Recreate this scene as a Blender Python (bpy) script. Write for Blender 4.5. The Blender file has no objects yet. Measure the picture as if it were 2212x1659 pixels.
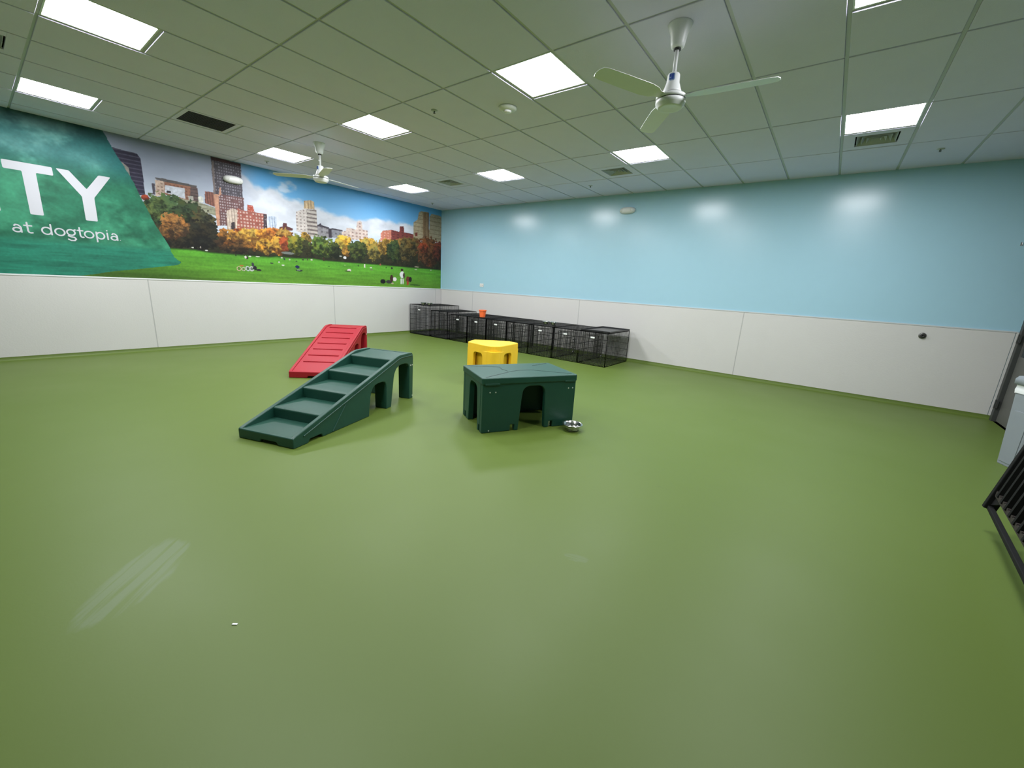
import bpy, bmesh, math, random
import numpy as np
from mathutils import Vector, Matrix

random.seed(7)
scene = bpy.context.scene
col = scene.collection

# ------------------------------------------------------------------ camera, world, exposure
cam_data = bpy.data.cameras.new('camera')
cam_data.sensor_fit = 'HORIZONTAL'
cam_data.sensor_width = 36.0
cam_data.lens = 36.0 * 875.7 / 2212.0
cam_data.clip_start = 0.02
cam_data.clip_end = 100
camera = bpy.data.objects.new('camera', cam_data)
col.objects.link(camera)
rv = Vector((0.78921856, 0.61164221, 0.05502604))
uv_ = Vector((-0.18843177, 0.15590622, 0.96963226))
fv = Vector((-0.58448912, 0.77562044, -0.2382969))
cm = Matrix((rv, uv_, -fv)).transposed().to_4x4()
cm.translation = Vector((8.494, -7.811, 1.355))
camera.matrix_world = cm
scene.camera = camera

world = bpy.data.worlds.new('world')
world.use_nodes = True
world.node_tree.nodes['Background'].inputs[0].default_value = (0.5, 0.55, 0.6, 1)
world.node_tree.nodes['Background'].inputs[1].default_value = 0.0
scene.world = world
scene.view_settings.view_transform = 'Standard'
scene.view_settings.look = 'None'
scene.view_settings.gamma = 1.0
scene.view_settings.use_curve_mapping = False
scene.view_settings.exposure = 0.0
PANEL_LIGHT = 54.0            # radiance of the ceiling light panels
PANEL_COLOR = (0.985, 1.0, 1.05)
scene.cycles.max_bounces = 6
scene.cycles.diffuse_bounces = 4
scene.cycles.glossy_bounces = 3
scene.cycles.use_adaptive_sampling = True
scene.cycles.adaptive_threshold = 0.06
scene.cycles.adaptive_min_samples = 16
scene.cycles.use_light_tree = False
scene.cycles.use_denoising = True
scene.cycles.sample_clamp_indirect = 4.0

# ------------------------------------------------------------------ helpers
def lin(c):
    return tuple(((v/255.0)/12.92 if v/255.0 <= 0.04045 else ((v/255.0+0.055)/1.055)**2.4) for v in c)

MATS = {}
def mat(name, color, rough=0.5, metal=0.0, spec=0.5, var=0.0, vscale=6.0, bump=0.0, bscale=120.0, emit=None, estr=0.0, coat=0.0):
    """procedural material: base colour with noise variation and fine bump"""
    if name in MATS:
        return MATS[name]
    m = bpy.data.materials.new(name)
    m.use_nodes = True
    nt = m.node_tree
    b = nt.nodes['Principled BSDF']
    b.inputs['Roughness'].default_value = rough
    b.inputs['Metallic'].default_value = metal
    b.inputs['Specular IOR Level'].default_value = spec
    b.inputs['Coat Weight'].default_value = coat
    tc = nt.nodes.new('ShaderNodeTexCoord')
    n = nt.nodes.new('ShaderNodeTexNoise')
    n.inputs['Scale'].default_value = vscale
    n.inputs['Detail'].default_value = 2
    nt.links.new(tc.outputs['Object'], n.inputs['Vector'])
    mix = nt.nodes.new('ShaderNodeMix'); mix.data_type = 'RGBA'
    mix.inputs['A'].default_value = (*[max(0, c*(1-var)) for c in color], 1)
    mix.inputs['B'].default_value = (*[min(1, c*(1+var)) for c in color], 1)
    nt.links.new(n.outputs['Fac'], mix.inputs['Factor'])
    nt.links.new(mix.outputs['Result'], b.inputs['Base Color'])
    if bump > 0:
        n2 = nt.nodes.new('ShaderNodeTexNoise')
        n2.inputs['Scale'].default_value = bscale
        n2.inputs['Detail'].default_value = 1
        nt.links.new(tc.outputs['Object'], n2.inputs['Vector'])
        bp = nt.nodes.new('ShaderNodeBump')
        bp.inputs['Strength'].default_value = bump
        bp.inputs['Distance'].default_value = 0.002
        nt.links.new(n2.outputs['Fac'], bp.inputs['Height'])
        nt.links.new(bp.outputs['Normal'], b.inputs['Normal'])
    if emit is not None:
        b.inputs['Emission Color'].default_value = (*emit, 1)
        b.inputs['Emission Strength'].default_value = estr
    MATS[name] = m
    return m

def obj(name, bm, m, parent=None, smooth=False, bevel=0.0, bseg=2, loc=None, rotz=None):
    me = bpy.data.meshes.new(name)
    bmesh.ops.recalc_face_normals(bm, faces=bm.faces)
    bm.to_mesh(me); bm.free()
    return link(name, me, m, parent, smooth, bevel, bseg, loc, rotz)

def link(name, me, m=None, parent=None, smooth=False, bevel=0.0, bseg=2, loc=None, rotz=None):
    o = bpy.data.objects.new(name, me)
    if m is not None and not me.materials:
        me.materials.append(m)
    if smooth:
        for p in me.polygons: p.use_smooth = True
    if bevel > 0:
        md = o.modifiers.new('bevel', 'BEVEL')
        md.width = bevel; md.segments = bseg; md.limit_method = 'ANGLE'; md.angle_limit = math.radians(35)
        md.harden_normals = False
    if loc is not None: o.location = loc
    if rotz is not None: o.rotation_euler = (0, 0, rotz)
    col.objects.link(o)
    if parent is not None: o.parent = parent
    return o

def tag(o, label, cat, group=None):
    o['label'] = label; o['category'] = cat
    if group: o['group'] = group
    return o

def thing(name, label, cat, loc=(0, 0, 0), rotz=0.0, group=None):
    o = bpy.data.objects.new(name, None)
    o.empty_display_size = 0.1
    o.location = loc; o.rotation_euler = (0, 0, rotz)
    col.objects.link(o)
    return tag(o, label, cat, group)

def struct(o):
    o['kind'] = 'structure'
    return o

def box(bm, x0, x1, y0, y1, z0, z1):
    vs = [bm.verts.new(p) for p in ((x0,y0,z0),(x1,y0,z0),(x1,y1,z0),(x0,y1,z0),(x0,y0,z1),(x1,y0,z1),(x1,y1,z1),(x0,y1,z1))]
    for f in ((0,3,2,1),(4,5,6,7),(0,1,5,4),(1,2,6,5),(2,3,7,6),(3,0,4,7)):
        bm.faces.new([vs[i] for i in f])

def nbox(x0, x1, y0, y1, z0, z1):
    bm = bmesh.new(); box(bm, x0, x1, y0, y1, z0, z1); return bm

def bar(bm, a, b, w, h=None, n=4):
    """prism between two points"""
    a = Vector(a); b = Vector(b); h = h or w
    d = (b-a).normalized()
    up = Vector((0,0,1)) if abs(d.z) < 0.95 else Vector((1,0,0))
    s = d.cross(up).normalized(); t = s.cross(d).normalized()
    r0 = []; r1 = []
    for i in range(n):
        an = 2*math.pi*(i+0.5)/n
        k = math.sqrt(2) if n == 4 else 1.0
        off = s*math.cos(an)*w*0.5*k + t*math.sin(an)*h*0.5*k
        r0.append(bm.verts.new(a+off)); r1.append(bm.verts.new(b+off))
    for i in range(n):
        j = (i+1) % n
        bm.faces.new((r0[i], r0[j], r1[j], r1[i]))
    bm.faces.new(r0[::-1]); bm.faces.new(r1)

def lathe(bm, prof, n=32, c=(0,0,0)):
    rings = []
    for r, z in prof:
        if r < 1e-6:
            rings.append([bm.verts.new((c[0], c[1], c[2]+z))])
        else:
            rings.append([bm.verts.new((c[0]+r*math.cos(2*math.pi*i/n), c[1]+r*math.sin(2*math.pi*i/n), c[2]+z)) for i in range(n)])
    for a, b in zip(rings, rings[1:]):
        for i in range(n):
            j = (i+1) % n
            if len(a) == 1 and len(b) == 1: continue
            if len(a) == 1: bm.faces.new((a[0], b[i], b[j]))
            elif len(b) == 1: bm.faces.new((a[i], a[j], b[0]))
            else: bm.faces.new((a[i], a[j], b[j], b[i]))

def prism(bm, pts, t0, t1, fn):
    """extrude a 2D polygon between t0 and t1; fn(u, v, t) -> xyz"""
    a = [bm.verts.new(fn(u, v, t0)) for u, v in pts]
    b = [bm.verts.new(fn(u, v, t1)) for u, v in pts]
    n = len(pts)
    bm.faces.new(a); bm.faces.new(b[::-1])
    for i in range(n):
        j = (i+1) % n
        bm.faces.new((a[i], b[i], b[j], a[j]))

def arc(cx, cy, r, a0, a1, n=6):
    return [(cx+r*math.cos(math.radians(a0+(a1-a0)*i/n)), cy+r*math.sin(math.radians(a0+(a1-a0)*i/n))) for i in range(n+1)]

def round_poly(pts, r, n=4):
    out = []
    N = len(pts)
    for i in range(N):
        p0 = Vector(pts[i-1]); p1 = Vector(pts[i]); p2 = Vector(pts[(i+1) % N])
        d0 = (p0-p1); d2 = (p2-p1)
        k = min(r, d0.length*0.45, d2.length*0.45)
        a = p1+d0.normalized()*k; b = p1+d2.normalized()*k
        for s in range(n+1):
            t = s/n
            q = a*(1-t)**2+p1*2*t*(1-t)+b*t*t
            out.append((q.x, q.y))
    return out

# ------------------------------------------------------------------ measures of the room
H = 3.134            # height of the ceiling grid
TD = 0.008           # tiles hang this far below the grid
RX = 10.40           # right wall
FY = -10.85          # wall behind the camera
WZ = 1.12            # height of the white wall panels
A0, AS = 7.63, 0.6096
B0, BS = -7.20, 1.2105
def gx(i): return A0 + AS*i
def gy(j): return B0 + BS*j

# ------------------------------------------------------------------ materials of the room
def floor_material():
    m = bpy.data.materials.new('green_resin_floor'); m.use_nodes = True
    nt = m.node_tree; b = nt.nodes['Principled BSDF']
    N = nt.nodes.new; L = nt.links.new
    tc = N('ShaderNodeTexCoord')
    def noise(scale, detail=4, vec=None):
        n = N('ShaderNodeTexNoise'); n.inputs['Scale'].default_value = scale; n.inputs['Detail'].default_value = detail
        L(vec or tc.outputs['Object'], n.inputs['Vector']); return n
    def ramp(src, p0, p1):
        r = N('ShaderNodeMapRange'); r.inputs['From Min'].default_value = p0; r.inputs['From Max'].default_value = p1
        L(src, r.inputs['Value']); return r.outputs['Result']
    def mixc(fac, a, c):
        x = N('ShaderNodeMix'); x.data_type = 'RGBA'
        L(fac, x.inputs['Factor'])
        if hasattr(a, 'links'): L(a, x.inputs['A'])
        else: x.inputs['A'].default_value = (*a, 1)
        if hasattr(c, 'links'): L(c, x.inputs['B'])
        else: x.inputs['B'].default_value = (*c, 1)
        return x.outputs['Result']
    def math_(op, a, bv):
        x = N('ShaderNodeMath'); x.operation = op
        for k, v in enumerate((a, bv)):
            if hasattr(v, 'links'): L(v, x.inputs[k])
            else: x.inputs[k].default_value = v
        return x.outputs[0]
    base = mixc(noise(0.55, 2).outputs['Fac'], FLOOR_A, FLOOR_B)
    c = base
    # scuffs: small darker scraped spots
    vor = N('ShaderNodeTexVoronoi'); vor.inputs['Scale'].default_value = 1.15; L(tc.outputs['Object'], vor.inputs['Vector'])
    sp = math_('MULTIPLY', ramp(vor.outputs['Distance'], 0.055, 0.015), ramp(noise(22, 4).outputs['Fac'], 0.45, 0.7))
    c = mixc(math_('MULTIPLY', sp, 0.35), c, SCUFF)
    # dried smears where the floor was mopped
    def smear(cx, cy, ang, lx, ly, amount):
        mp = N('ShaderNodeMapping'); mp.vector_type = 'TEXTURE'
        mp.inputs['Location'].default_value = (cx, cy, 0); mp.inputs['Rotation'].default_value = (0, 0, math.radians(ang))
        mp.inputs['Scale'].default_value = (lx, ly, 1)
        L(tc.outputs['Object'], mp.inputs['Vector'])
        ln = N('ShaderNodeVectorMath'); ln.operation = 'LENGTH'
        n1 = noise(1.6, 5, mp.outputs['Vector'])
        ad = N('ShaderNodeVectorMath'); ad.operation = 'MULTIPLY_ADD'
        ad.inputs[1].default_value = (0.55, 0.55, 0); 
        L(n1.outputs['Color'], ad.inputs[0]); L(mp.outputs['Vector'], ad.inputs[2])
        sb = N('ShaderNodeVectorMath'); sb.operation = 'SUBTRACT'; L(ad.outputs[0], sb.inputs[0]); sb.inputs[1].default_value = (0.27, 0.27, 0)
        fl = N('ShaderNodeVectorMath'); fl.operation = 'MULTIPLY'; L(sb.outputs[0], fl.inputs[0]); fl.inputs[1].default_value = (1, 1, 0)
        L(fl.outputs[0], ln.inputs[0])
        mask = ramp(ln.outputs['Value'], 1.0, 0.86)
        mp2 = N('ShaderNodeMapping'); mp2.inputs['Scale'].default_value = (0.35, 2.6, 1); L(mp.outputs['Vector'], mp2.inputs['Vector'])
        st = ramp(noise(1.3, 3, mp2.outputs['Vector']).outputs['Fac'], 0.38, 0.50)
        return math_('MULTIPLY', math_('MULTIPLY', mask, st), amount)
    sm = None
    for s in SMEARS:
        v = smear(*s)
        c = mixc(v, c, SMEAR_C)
    L(c, b.inputs['Base Color'])
    rr = N('ShaderNodeMapRange'); rr.inputs['To Min'].default_value = 0.42; rr.inputs['To Max'].default_value = 0.56
    L(noise(1.2, 2).outputs['Fac'], rr.inputs['Value']); L(rr.outputs['Result'], b.inputs['Roughness'])
    b.inputs['Specular IOR Level'].default_value = 0.38
    bp = N('ShaderNodeBump'); bp.inputs['Strength'].default_value = 0.12; bp.inputs['Distance'].default_value = 0.001
    L(noise(90, 1).outputs['Fac'], bp.inputs['Height']); L(bp.outputs['Normal'], b.inputs['Normal'])
    return m

FLOOR_A = (0.096, 0.149, 0.021)
FLOOR_B = (0.112, 0.166, 0.028)
SCUFF = (0.058, 0.080, 0.024)
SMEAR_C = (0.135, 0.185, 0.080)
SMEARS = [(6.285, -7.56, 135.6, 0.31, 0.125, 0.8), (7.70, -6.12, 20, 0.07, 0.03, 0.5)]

M_FLOOR = floor_material()
M_BLUE = mat('blue_wall_paint', (0.365, 0.590, 0.695), rough=0.24, spec=0.5, var=0.015, bump=0.12, bscale=90)
M_WHITE_PANEL = mat('white_wall_panel', (0.630, 0.614, 0.590), rough=0.45, var=0.03, vscale=1.4, bump=0.35, bscale=60)
M_SEAM = mat('panel_seam_strip', (0.44, 0.435, 0.425), rough=0.5, var=0.03)
M_TRIM = mat('white_trim', (0.78, 0.79, 0.79), rough=0.4, var=0.02)
M_TILE = mat('ceiling_tile', (0.74, 0.71, 0.90), rough=0.9, spec=0.2, var=0.03, vscale=3, bump=0.5, bscale=220)
M_TBAR = mat('ceiling_grid_bar', (0.50, 0.51, 0.50), rough=0.5, var=0.02)
M_SLATE = mat('slate_wall_paint', (0.13, 0.165, 0.175), rough=0.5, var=0.03)
M_GREY_WALL = mat('grey_plain_wall', (0.34, 0.36, 0.36), rough=0.6, var=0.02)
M_GLOW = mat('light_diffuser', (0.9, 0.9, 0.9), rough=0.6, emit=PANEL_COLOR, estr=PANEL_LIGHT)
M_WHITE_METAL = mat('white_painted_metal', (0.80, 0.81, 0.80), rough=0.35, var=0.02)
M_WHITE_PLASTIC = mat('white_plastic', (0.74, 0.74, 0.71), rough=0.4, var=0.02)
M_BLACK = mat('black_enamel_wire', (0.016, 0.016, 0.017), rough=0.35, var=0.1)
M_DARK_RECESS = mat('dark_duct', (0.012, 0.013, 0.014), rough=0.9, var=0.1)
M_GRILLE = mat('black_return_grille', (0.035, 0.037, 0.045), rough=0.7, var=0.2, bump=0.4, bscale=150)
M_STEEL = mat('stainless_steel', (0.66, 0.66, 0.64), rough=0.20, metal=1.0, var=0.04)
M_GREEN = mat('dark_green_plastic', (0.0075, 0.060, 0.039), rough=0.46, spec=0.55, var=0.12, vscale=4, bump=0.4, bscale=240)
M_GREEN_LINE = mat('crease_shade_green', (0.003, 0.014, 0.010), rough=0.5, var=0.1)  # darker green paints the shade of the creases in the box top
M_RED = mat('red_plastic', (0.345, 0.008, 0.019), rough=0.5, spec=0.35, var=0.06, vscale=4, bump=0.35, bscale=240)
M_RED_LINE = mat('red_plastic_ridge', (0.46, 0.030, 0.045), rough=0.45, var=0.06)
M_YELLOW = mat('yellow_plastic', (0.95, 0.58, 0.030), rough=0.45, var=0.07, vscale=9, bump=0.35, bscale=240)
M_ORANGE = mat('orange_plastic', (1.0, 0.17, 0.045), rough=0.4, var=0.03)
M_SCREW = mat('screw_head', (0.75, 0.76, 0.75), rough=0.35, metal=0.6)
M_BIN = mat('light_grey_bin_plastic', (0.235, 0.262, 0.285), rough=0.5, var=0.04, bump=0.2, bscale=200)
M_BAG = mat('white_bin_liner', (0.80, 0.82, 0.82), rough=0.35, var=0.05)
M_DOOR = mat('grey_door_paint', (0.11, 0.11, 0.10), rough=0.55, var=0.04)
M_DOOR_FRAME = mat('dark_door_frame', (0.045, 0.048, 0.045), rough=0.5, var=0.05)
M_GLASS = mat('dark_door_glass', (0.045, 0.062, 0.068), rough=0.12, var=0.05)
M_RACK = mat('black_rack_metal', (0.010, 0.010, 0.010), rough=0.75, spec=0.15, var=0.3, vscale=30)
M_RACK_EDGE = mat('worn_black_rack_metal', (0.040, 0.034, 0.030), rough=0.75, spec=0.2, var=0.4, vscale=60)
M_BLUE_LOGO = mat('blue_badge', (0.03, 0.08, 0.42), rough=0.4)
M_PAPER = mat('white_paper_tag', (0.85, 0.86, 0.85), rough=0.6, var=0.02)
M_RUBBER = mat('black_rubber', (0.02, 0.02, 0.02), rough=0.6)

# ------------------------------------------------------------------ room shell
struct(obj('floor', nbox(0, RX, FY, 0, -0.1, 0), M_FLOOR))
wall_left = struct(obj('wall_left', nbox(-0.15, 0, FY-0.15, 0.15, 0, H+0.12), M_BLUE))
wall_back = struct(obj('wall_back', nbox(0, RX+0.15, 0, 0.15, 0, H+0.12), M_BLUE))
wall_front = struct(obj('wall_front', nbox(0, RX+0.15, FY-0.15, FY, 0, H+0.12), M_GREY_WALL))  # unseen wall, toned grey to cut bounce light near the camera
# right wall with a doorway next to the corner
DY0, DY1, DZ = -1.06, -0.09, 2.14
bm = bmesh.new()
box(bm, RX, RX+0.15, FY, DY0, 0, H+0.12)
box(bm, RX, RX+0.15, DY1, 0, 0, H+0.12)
box(bm, RX, RX+0.15, DY0, DY1, DZ, H+0.12)
wall_right = struct(obj('wall_right', bm, M_SLATE))  # mostly unseen wall; dark slate tone also cuts bounce light at this end

# white panels on the lower walls, seams between them
def panels_on(wall, edges, fn, name='panel'):
    for a, b in zip(edges, edges[1:]):
        bm = bmesh.new()
        P0 = fn(a+0.006, 0.05, 0); P1 = fn(b-0.006, WZ, 0.012)
        box(bm, min(P0[0], P1[0]), max(P0[0], P1[0]), min(P0[1], P1[1]), max(P0[1], P1[1]), 0.05, WZ)
        obj(name, bm, M_WHITE_PANEL, wall, bevel=0.002, bseg=1)
    for a in edges[1:-1]:
        bm = bmesh.new()
        P0 = fn(a-0.011, 0.05, 0.0); P1 = fn(a+0.011, WZ, 0.010)
        box(bm, min(P0[0], P1[0]), max(P0[0], P1[0]), min(P0[1], P1[1]), max(P0[1], P1[1]), 0.05, WZ-0.002)
        obj('seam_strip', bm, M_SEAM, wall)
panels_on(wall_left, [FY, -9.17, -6.12-0.01, -3.09, -0.21, 0.0], lambda s, z, t: (t, s))
panels_on(wall_back, [0.014, 1.19, 4.28, 7.375, RX-0.03], lambda s, z, t: (s, -t))
# panels_on(wall_right, [FY+0.02, -8.2, -5.1, -2.05, DY0-0.08], lambda s, z, t: (RX-t, s))
struct(obj('trim_1', nbox(0, 0.018, FY, 0, WZ-0.004, WZ+0.014), M_TRIM))
struct(obj('trim_2', nbox(0.018, RX-0.02, -0.017, 0, WZ-0.004, WZ+0.012), mat('grey_panel_cap', (0.55, 0.57, 0.58), rough=0.5)))
struct(obj('trim_3', nbox(RX-0.03, RX-0.004, -0.016, 0, 0.05, WZ), M_WHITE_PANEL))
# coved green base where floor turns up the wall
def cove(name, a, b, inward):
    bm = bmesh.new()
    a = Vector(a); b = Vector(b); n = Vector(inward)
    prof = [(0.0, 0.0), (0.055, 0.0), (0.034, 0.006), (0.020, 0.020), (0.015, 0.036), (0.013, 0.052), (0.0, 0.052)]
    r0 = [bm.verts.new(a+n*u+Vector((0, 0, v))) for u, v in prof]
    r1 = [bm.verts.new(b+n*u+Vector((0, 0, v))) for u, v in prof]
    for i in range(len(prof)):
        j = (i+1) % len(prof)
        bm.faces.new((r0[i], r0[j], r1[j], r1[i]))
    bm.faces.new(r0); bm.faces.new(r1[::-1])
    struct(obj(name, bm, M_FLOOR))
cove('baseboard_left', (0, FY, 0), (0, 0, 0), (1, 0, 0))
cove('baseboard_back', (0.01, 0, 0), (RX, 0, 0), (0, -1, 0))
cove('baseboard_right', (RX, FY, 0), (RX, DY0-0.06, 0), (-1, 0, 0))

# door in the right wall, hinged beside the corner
door = bpy.data.objects.new('door_1', None); col.objects.link(door); door.location = (RX, 0, 0); struct(door)
bm = bmesh.new()
for y0, y1, z0, z1 in ((DY1-0.045, DY1+0.03, 0, DZ+0.05), (DY0-0.03, DY0+0.045, 0, DZ+0.05), (DY0+0.045, DY1-0.045, DZ-0.02, DZ+0.05)):
    box(bm, -0.022, 0.13, y0, y1, z0, z1)
obj('door_frame', bm, M_DOOR_FRAME, door, bevel=0.003)
bm = bmesh.new()
dl0, dl1 = DY0+0.05, DY1-0.05
box(bm, 0.02, 0.06, dl0, dl1, 0.012, 0.84)
box(bm, 0.02, 0.06, dl0, dl0+0.12, 0.84, 2.10)
box(bm, 0.02, 0.06, dl1-0.02, dl1, 0.84, 2.10)
box(bm, 0.02, 0.06, dl0+0.12, dl1-0.02, 1.98, 2.10)
leaf = obj('door_leaf', bm, M_DOOR, door)
obj('door_glass', nbox(0.034, 0.046, dl0+0.12, dl1-0.02, 0.84, 1.98), M_GLASS, leaf)
for z in (0.225, 1.05, 1.85):
    bm = bmesh.new(); box(bm, -0.030, -0.012, DY1-0.07, DY1-0.012, z-0.05, z+0.05); bar(bm, (-0.034, DY1-0.041, z-0.055), (-0.034, DY1-0.041, z+0.055), 0.014, n=8)
    obj('hinge', bm, M_DOOR_FRAME, door)
bm = bmesh.new(); bar(bm, (0.02, dl0+0.07, 1.0), (-0.045, dl0+0.07, 1.0), 0.018, n=10); bar(bm, (-0.045, dl0+0.06, 1.0), (-0.045, dl0+0.19, 1.0), 0.016, n=10)
obj('door_handle', bm, M_STEEL, leaf)

# ------------------------------------------------------------------ ceiling: slab, grid bars, tiles
ceiling = struct(obj('ceiling', nbox(-0.15, RX+0.15, FY-0.15, 0.15, H+0.12, H+0.22), M_GREY_WALL))
I0, I1 = -13, 5
J0, J1 = -3, 6
xs = lambda i: min(max(gx(i), 0.0), RX)
ys = lambda j: min(max(gy(j), FY), 0.0)
for i in range(I0+1, I1):
    obj('grid_bar', nbox(gx(i)-0.012, gx(i)+0.012, FY, 0, H, H+0.03), M_TBAR, ceiling)
LIGHTS = {(i, j) for i in (-11, -7, -3, 1) for j in (0, 2, 4)} - {(1, 0)}
DIFFS = {(-9, 4.0), (-4, 4.5), (1, 4.5), (-9, -0.5)}
GRILLES = {(-10, 1.0)}
tile_mesh = {}
def tile(x0, x1, y0, y1):
    g = 0.0135
    ax0 = x0+(g if x0 > 0.001 else 0.0); ax1 = x1-(g if x1 < RX-0.001 else 0.0)
    ay0 = y0+(g*0.75 if y0 > FY+0.001 else 0.0); ay1 = y1-(g*0.75 if y1 < -0.001 else 0.0)
    w, d = round(ax1-ax0, 4), round(ay1-ay0, 4)
    if w < 0.02 or d < 0.02: return
    if (w, d) not in tile_mesh:
        bm = bmesh.new()
        e = 0.0025
        b0 = [bm.verts.new(p) for p in ((0,0,0.05),(w,0,0.05),(w,d,0.05),(0,d,0.05))]
        b1 = [bm.verts.new(p) for p in ((0,0,-TD+e),(w,0,-TD+e),(w,d,-TD+e),(0,d,-TD+e))]
        b2 = [bm.verts.new(p) for p in ((e,e,-TD),(w-e,e,-TD),(w-e,d-e,-TD),(e,d-e,-TD))]
        for k in range(4):
            l = (k+1) % 4
            bm.faces.new((b0[k], b0[l], b1[l], b1[k])); bm.faces.new((b1[k], b1[l], b2[l], b2[k]))
        bm.faces.new(b2); bm.faces.new(b0[::-1])
        bmesh.ops.recalc_face_normals(bm, faces=bm.faces)
        me = bpy.data.meshes.new('ceiling_tile'); bm.to_mesh(me); bm.free(); me.materials.append(M_TILE)
        tile_mesh[(w, d)] = me
    o = bpy.data.objects.new('ceiling_tile', tile_mesh[(w, d)])
    o.location = (ax0, ay0, H+random.uniform(-0.0006, 0.0006)); col.objects.link(o); o.parent = ceiling
cross = {}
for i in range(I0, I1):
    for j in range(J0, J1):
        x0, x1 = xs(i), xs(i+1)
        if x1-x0 < 0.03 or ys(j+1)-ys(j) < 0.03: continue
        special = [(h, kind) for h in (0.0, 0.5) for kind, S in (('light', {(a, float(b)) for a, b in LIGHTS}), ('diff', DIFFS), ('grille', GRILLES)) if (i, j+h) in S]
        if not special:
            tile(x0, x1, ys(j), ys(j+1))
        else:
            taken = {h for h, k in special}
            for h in (0.0, 0.5):
                if h not in taken: tile(x0, x1, ys(j+h), ys(j+h+0.5))
            cross.setdefault(j+0.5, []).append((x0, x1))
for j in range(J0+1, J1):
    obj('cross_bar', nbox(0, RX, gy(j)-0.010, gy(j)+0.010, H+0.001, H+0.03), M_TBAR, ceiling)
for j, segs in cross.items():
    for x0, x1 in segs:
        obj('cross_bar', nbox(x0, x1, gy(j)-0.010, gy(j)+0.010, H+0.001, H+0.03), M_TBAR, ceiling)

# ------------------------------------------------------------------ ceiling fittings
LIGHT_LABELS = {
    (-3, 2): 'large square ceiling light nearest the smoke detector, left of the near fan',
    (-7, 2): 'lit square ceiling panel in the middle row, between far fan and big near panel',
    (-11, 2): 'lit square ceiling panel just left of the far ceiling fan by the mural',
    (-11, 4): 'small lit ceiling panel closest to the far room corner above the mural',
    (-7, 4): 'lit ceiling panel right of the small dark vent near the far corner',
    (-3, 4): 'lit ceiling panel over the blue wall beside a triangular dark vent',
    (1, 4): 'lit ceiling panel at right directly in front of a square louvred vent',
    (1, 2): 'lit ceiling panel cut off by the top right of the photo',
    (-7, 0): 'largest lit ceiling panel at the top left corner of the photo',
    (-11, 0): 'lit ceiling panel above the teal end of the mural at far left',
}
M_GLOW.cycles.emission_sampling = 'FRONT'
def light_panel(i, j):
    x0, x1, y0, y1 = gx(i), gx(i+1), gy(j), gy(j+0.5)
    cx, cy = (x0+x1)/2, (y0+y1)/2
    t = thing('ceiling_light', LIGHT_LABELS.get((i, j), 'square ceiling light panel above the camera just out of the picture'), 'ceiling light', (cx, cy, H), group='square light panels in the ceiling grid')
    w, d = (x1-x0)/2-0.013, (y1-y0)/2-0.011
    bm = bmesh.new()
    k = 0.012
    for a in ((-w, w, -d, -d+k), (-w, w, d-k, d), (-w, -w+k, -d+k, d-k), (w-k, w, -d+k, d-k)):
        box(bm, a[0], a[1], a[2], a[3], -0.002, 0.04)
    obj('frame', bm, M_WHITE_METAL, t)
    df = obj('diffuser', nbox(-w+k, w-k, -d+k, d-k, 0.0, 0.03), M_WHITE_PLASTIC, t)
    df.data.materials.append(M_GLOW)          # only the lower face of the sheet is lit
    for f in df.data.polygons:
        if f.normal.z < -0.5: f.material_index = 1
for ij in sorted(LIGHTS): light_panel(*ij)

DIFF_LABELS = {(-9, 4.0): 'small dark-throated ceiling air vent left of the far middle light panel',
               (-4, 4.5): 'louvred ceiling air vent showing a dark triangle beside a light over the blue wall',
               (1, 4.5): 'square louvred air vent touching the far edge of the right light panel',
               (-9, -0.5): 'white louvred air vent cut off at the left edge of the photo'}
def air_vent(i, j):
    x0, x1, y0, y1 = gx(i), gx(i+1), gy(j), gy(j+0.5)
    t = thing('air_vent', DIFF_LABELS[(i, j)], 'air vent', ((x0+x1)/2, (y0+y1)/2, H), group='square louvred air vents in the ceiling')
    w, d = (x1-x0)/2-0.014, (y1-y0)/2-0.011
    o_ = 0.185
    bm = bmesh.new()
    for a in ((-w, w, -d, -o_), (-w, w, o_, d), (-w, -o_, -o_, o_), (o_, w, -o_, o_)):
        box(bm, a[0], a[1], a[2], a[3], -0.006, 0.012)
    obj('face_plate', bm, M_TILE, t, bevel=0.002, bseg=1)
    bm = bmesh.new(); box(bm, -o_-0.01, o_+0.01, -o_-0.01, o_+0.01, 0.10, 0.105)
    for s in (-1, 1):
        box(bm, s*(o_+0.005)-0.002, s*(o_+0.005)+0.002, -o_, o_, 0.01, 0.10)
        box(bm, -o_, o_, s*(o_+0.005)-0.002, s*(o_+0.005)+0.002, 0.01, 0.10)
    obj('duct_throat', bm, M_DARK_RECESS, t)
    for k, r in enumerate((0.172, 0.128, 0.084, 0.040)):
        bm = bmesh.new()
        q = max(r-0.042, 0.006)
        for (ra, za, rb, zb) in ((r, -0.004, q, 0.068),):
            v0 = [bm.verts.new((sx*ra, sy*ra, za)) for sx, sy in ((-1,-1),(1,-1),(1,1),(-1,1))]
            v1 = [bm.verts.new((sx*rb, sy*rb, zb)) for sx, sy in ((-1,-1),(1,-1),(1,1),(-1,1))]
            v2 = [bm.verts.new((sx*(rb-0.003), sy*(rb-0.003), zb-0.002)) for sx, sy in ((-1,-1),(1,-1),(1,1),(-1,1))]
            v3 = [bm.verts.new((sx*(ra-0.003), sy*(ra-0.003), za-0.002)) for sx, sy in ((-1,-1),(1,-1),(1,1),(-1,1))]
            for a, b in ((v0, v1), (v1, v2), (v2, v3), (v3, v0)):
                for n in range(4):
                    m_ = (n+1) % 4
                    bm.faces.new((a[n], a[m_], b[m_], b[n]))
        obj('louvre', bm, M_TBAR, t)
for ij in sorted(DIFFS): air_vent(*ij)

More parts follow.
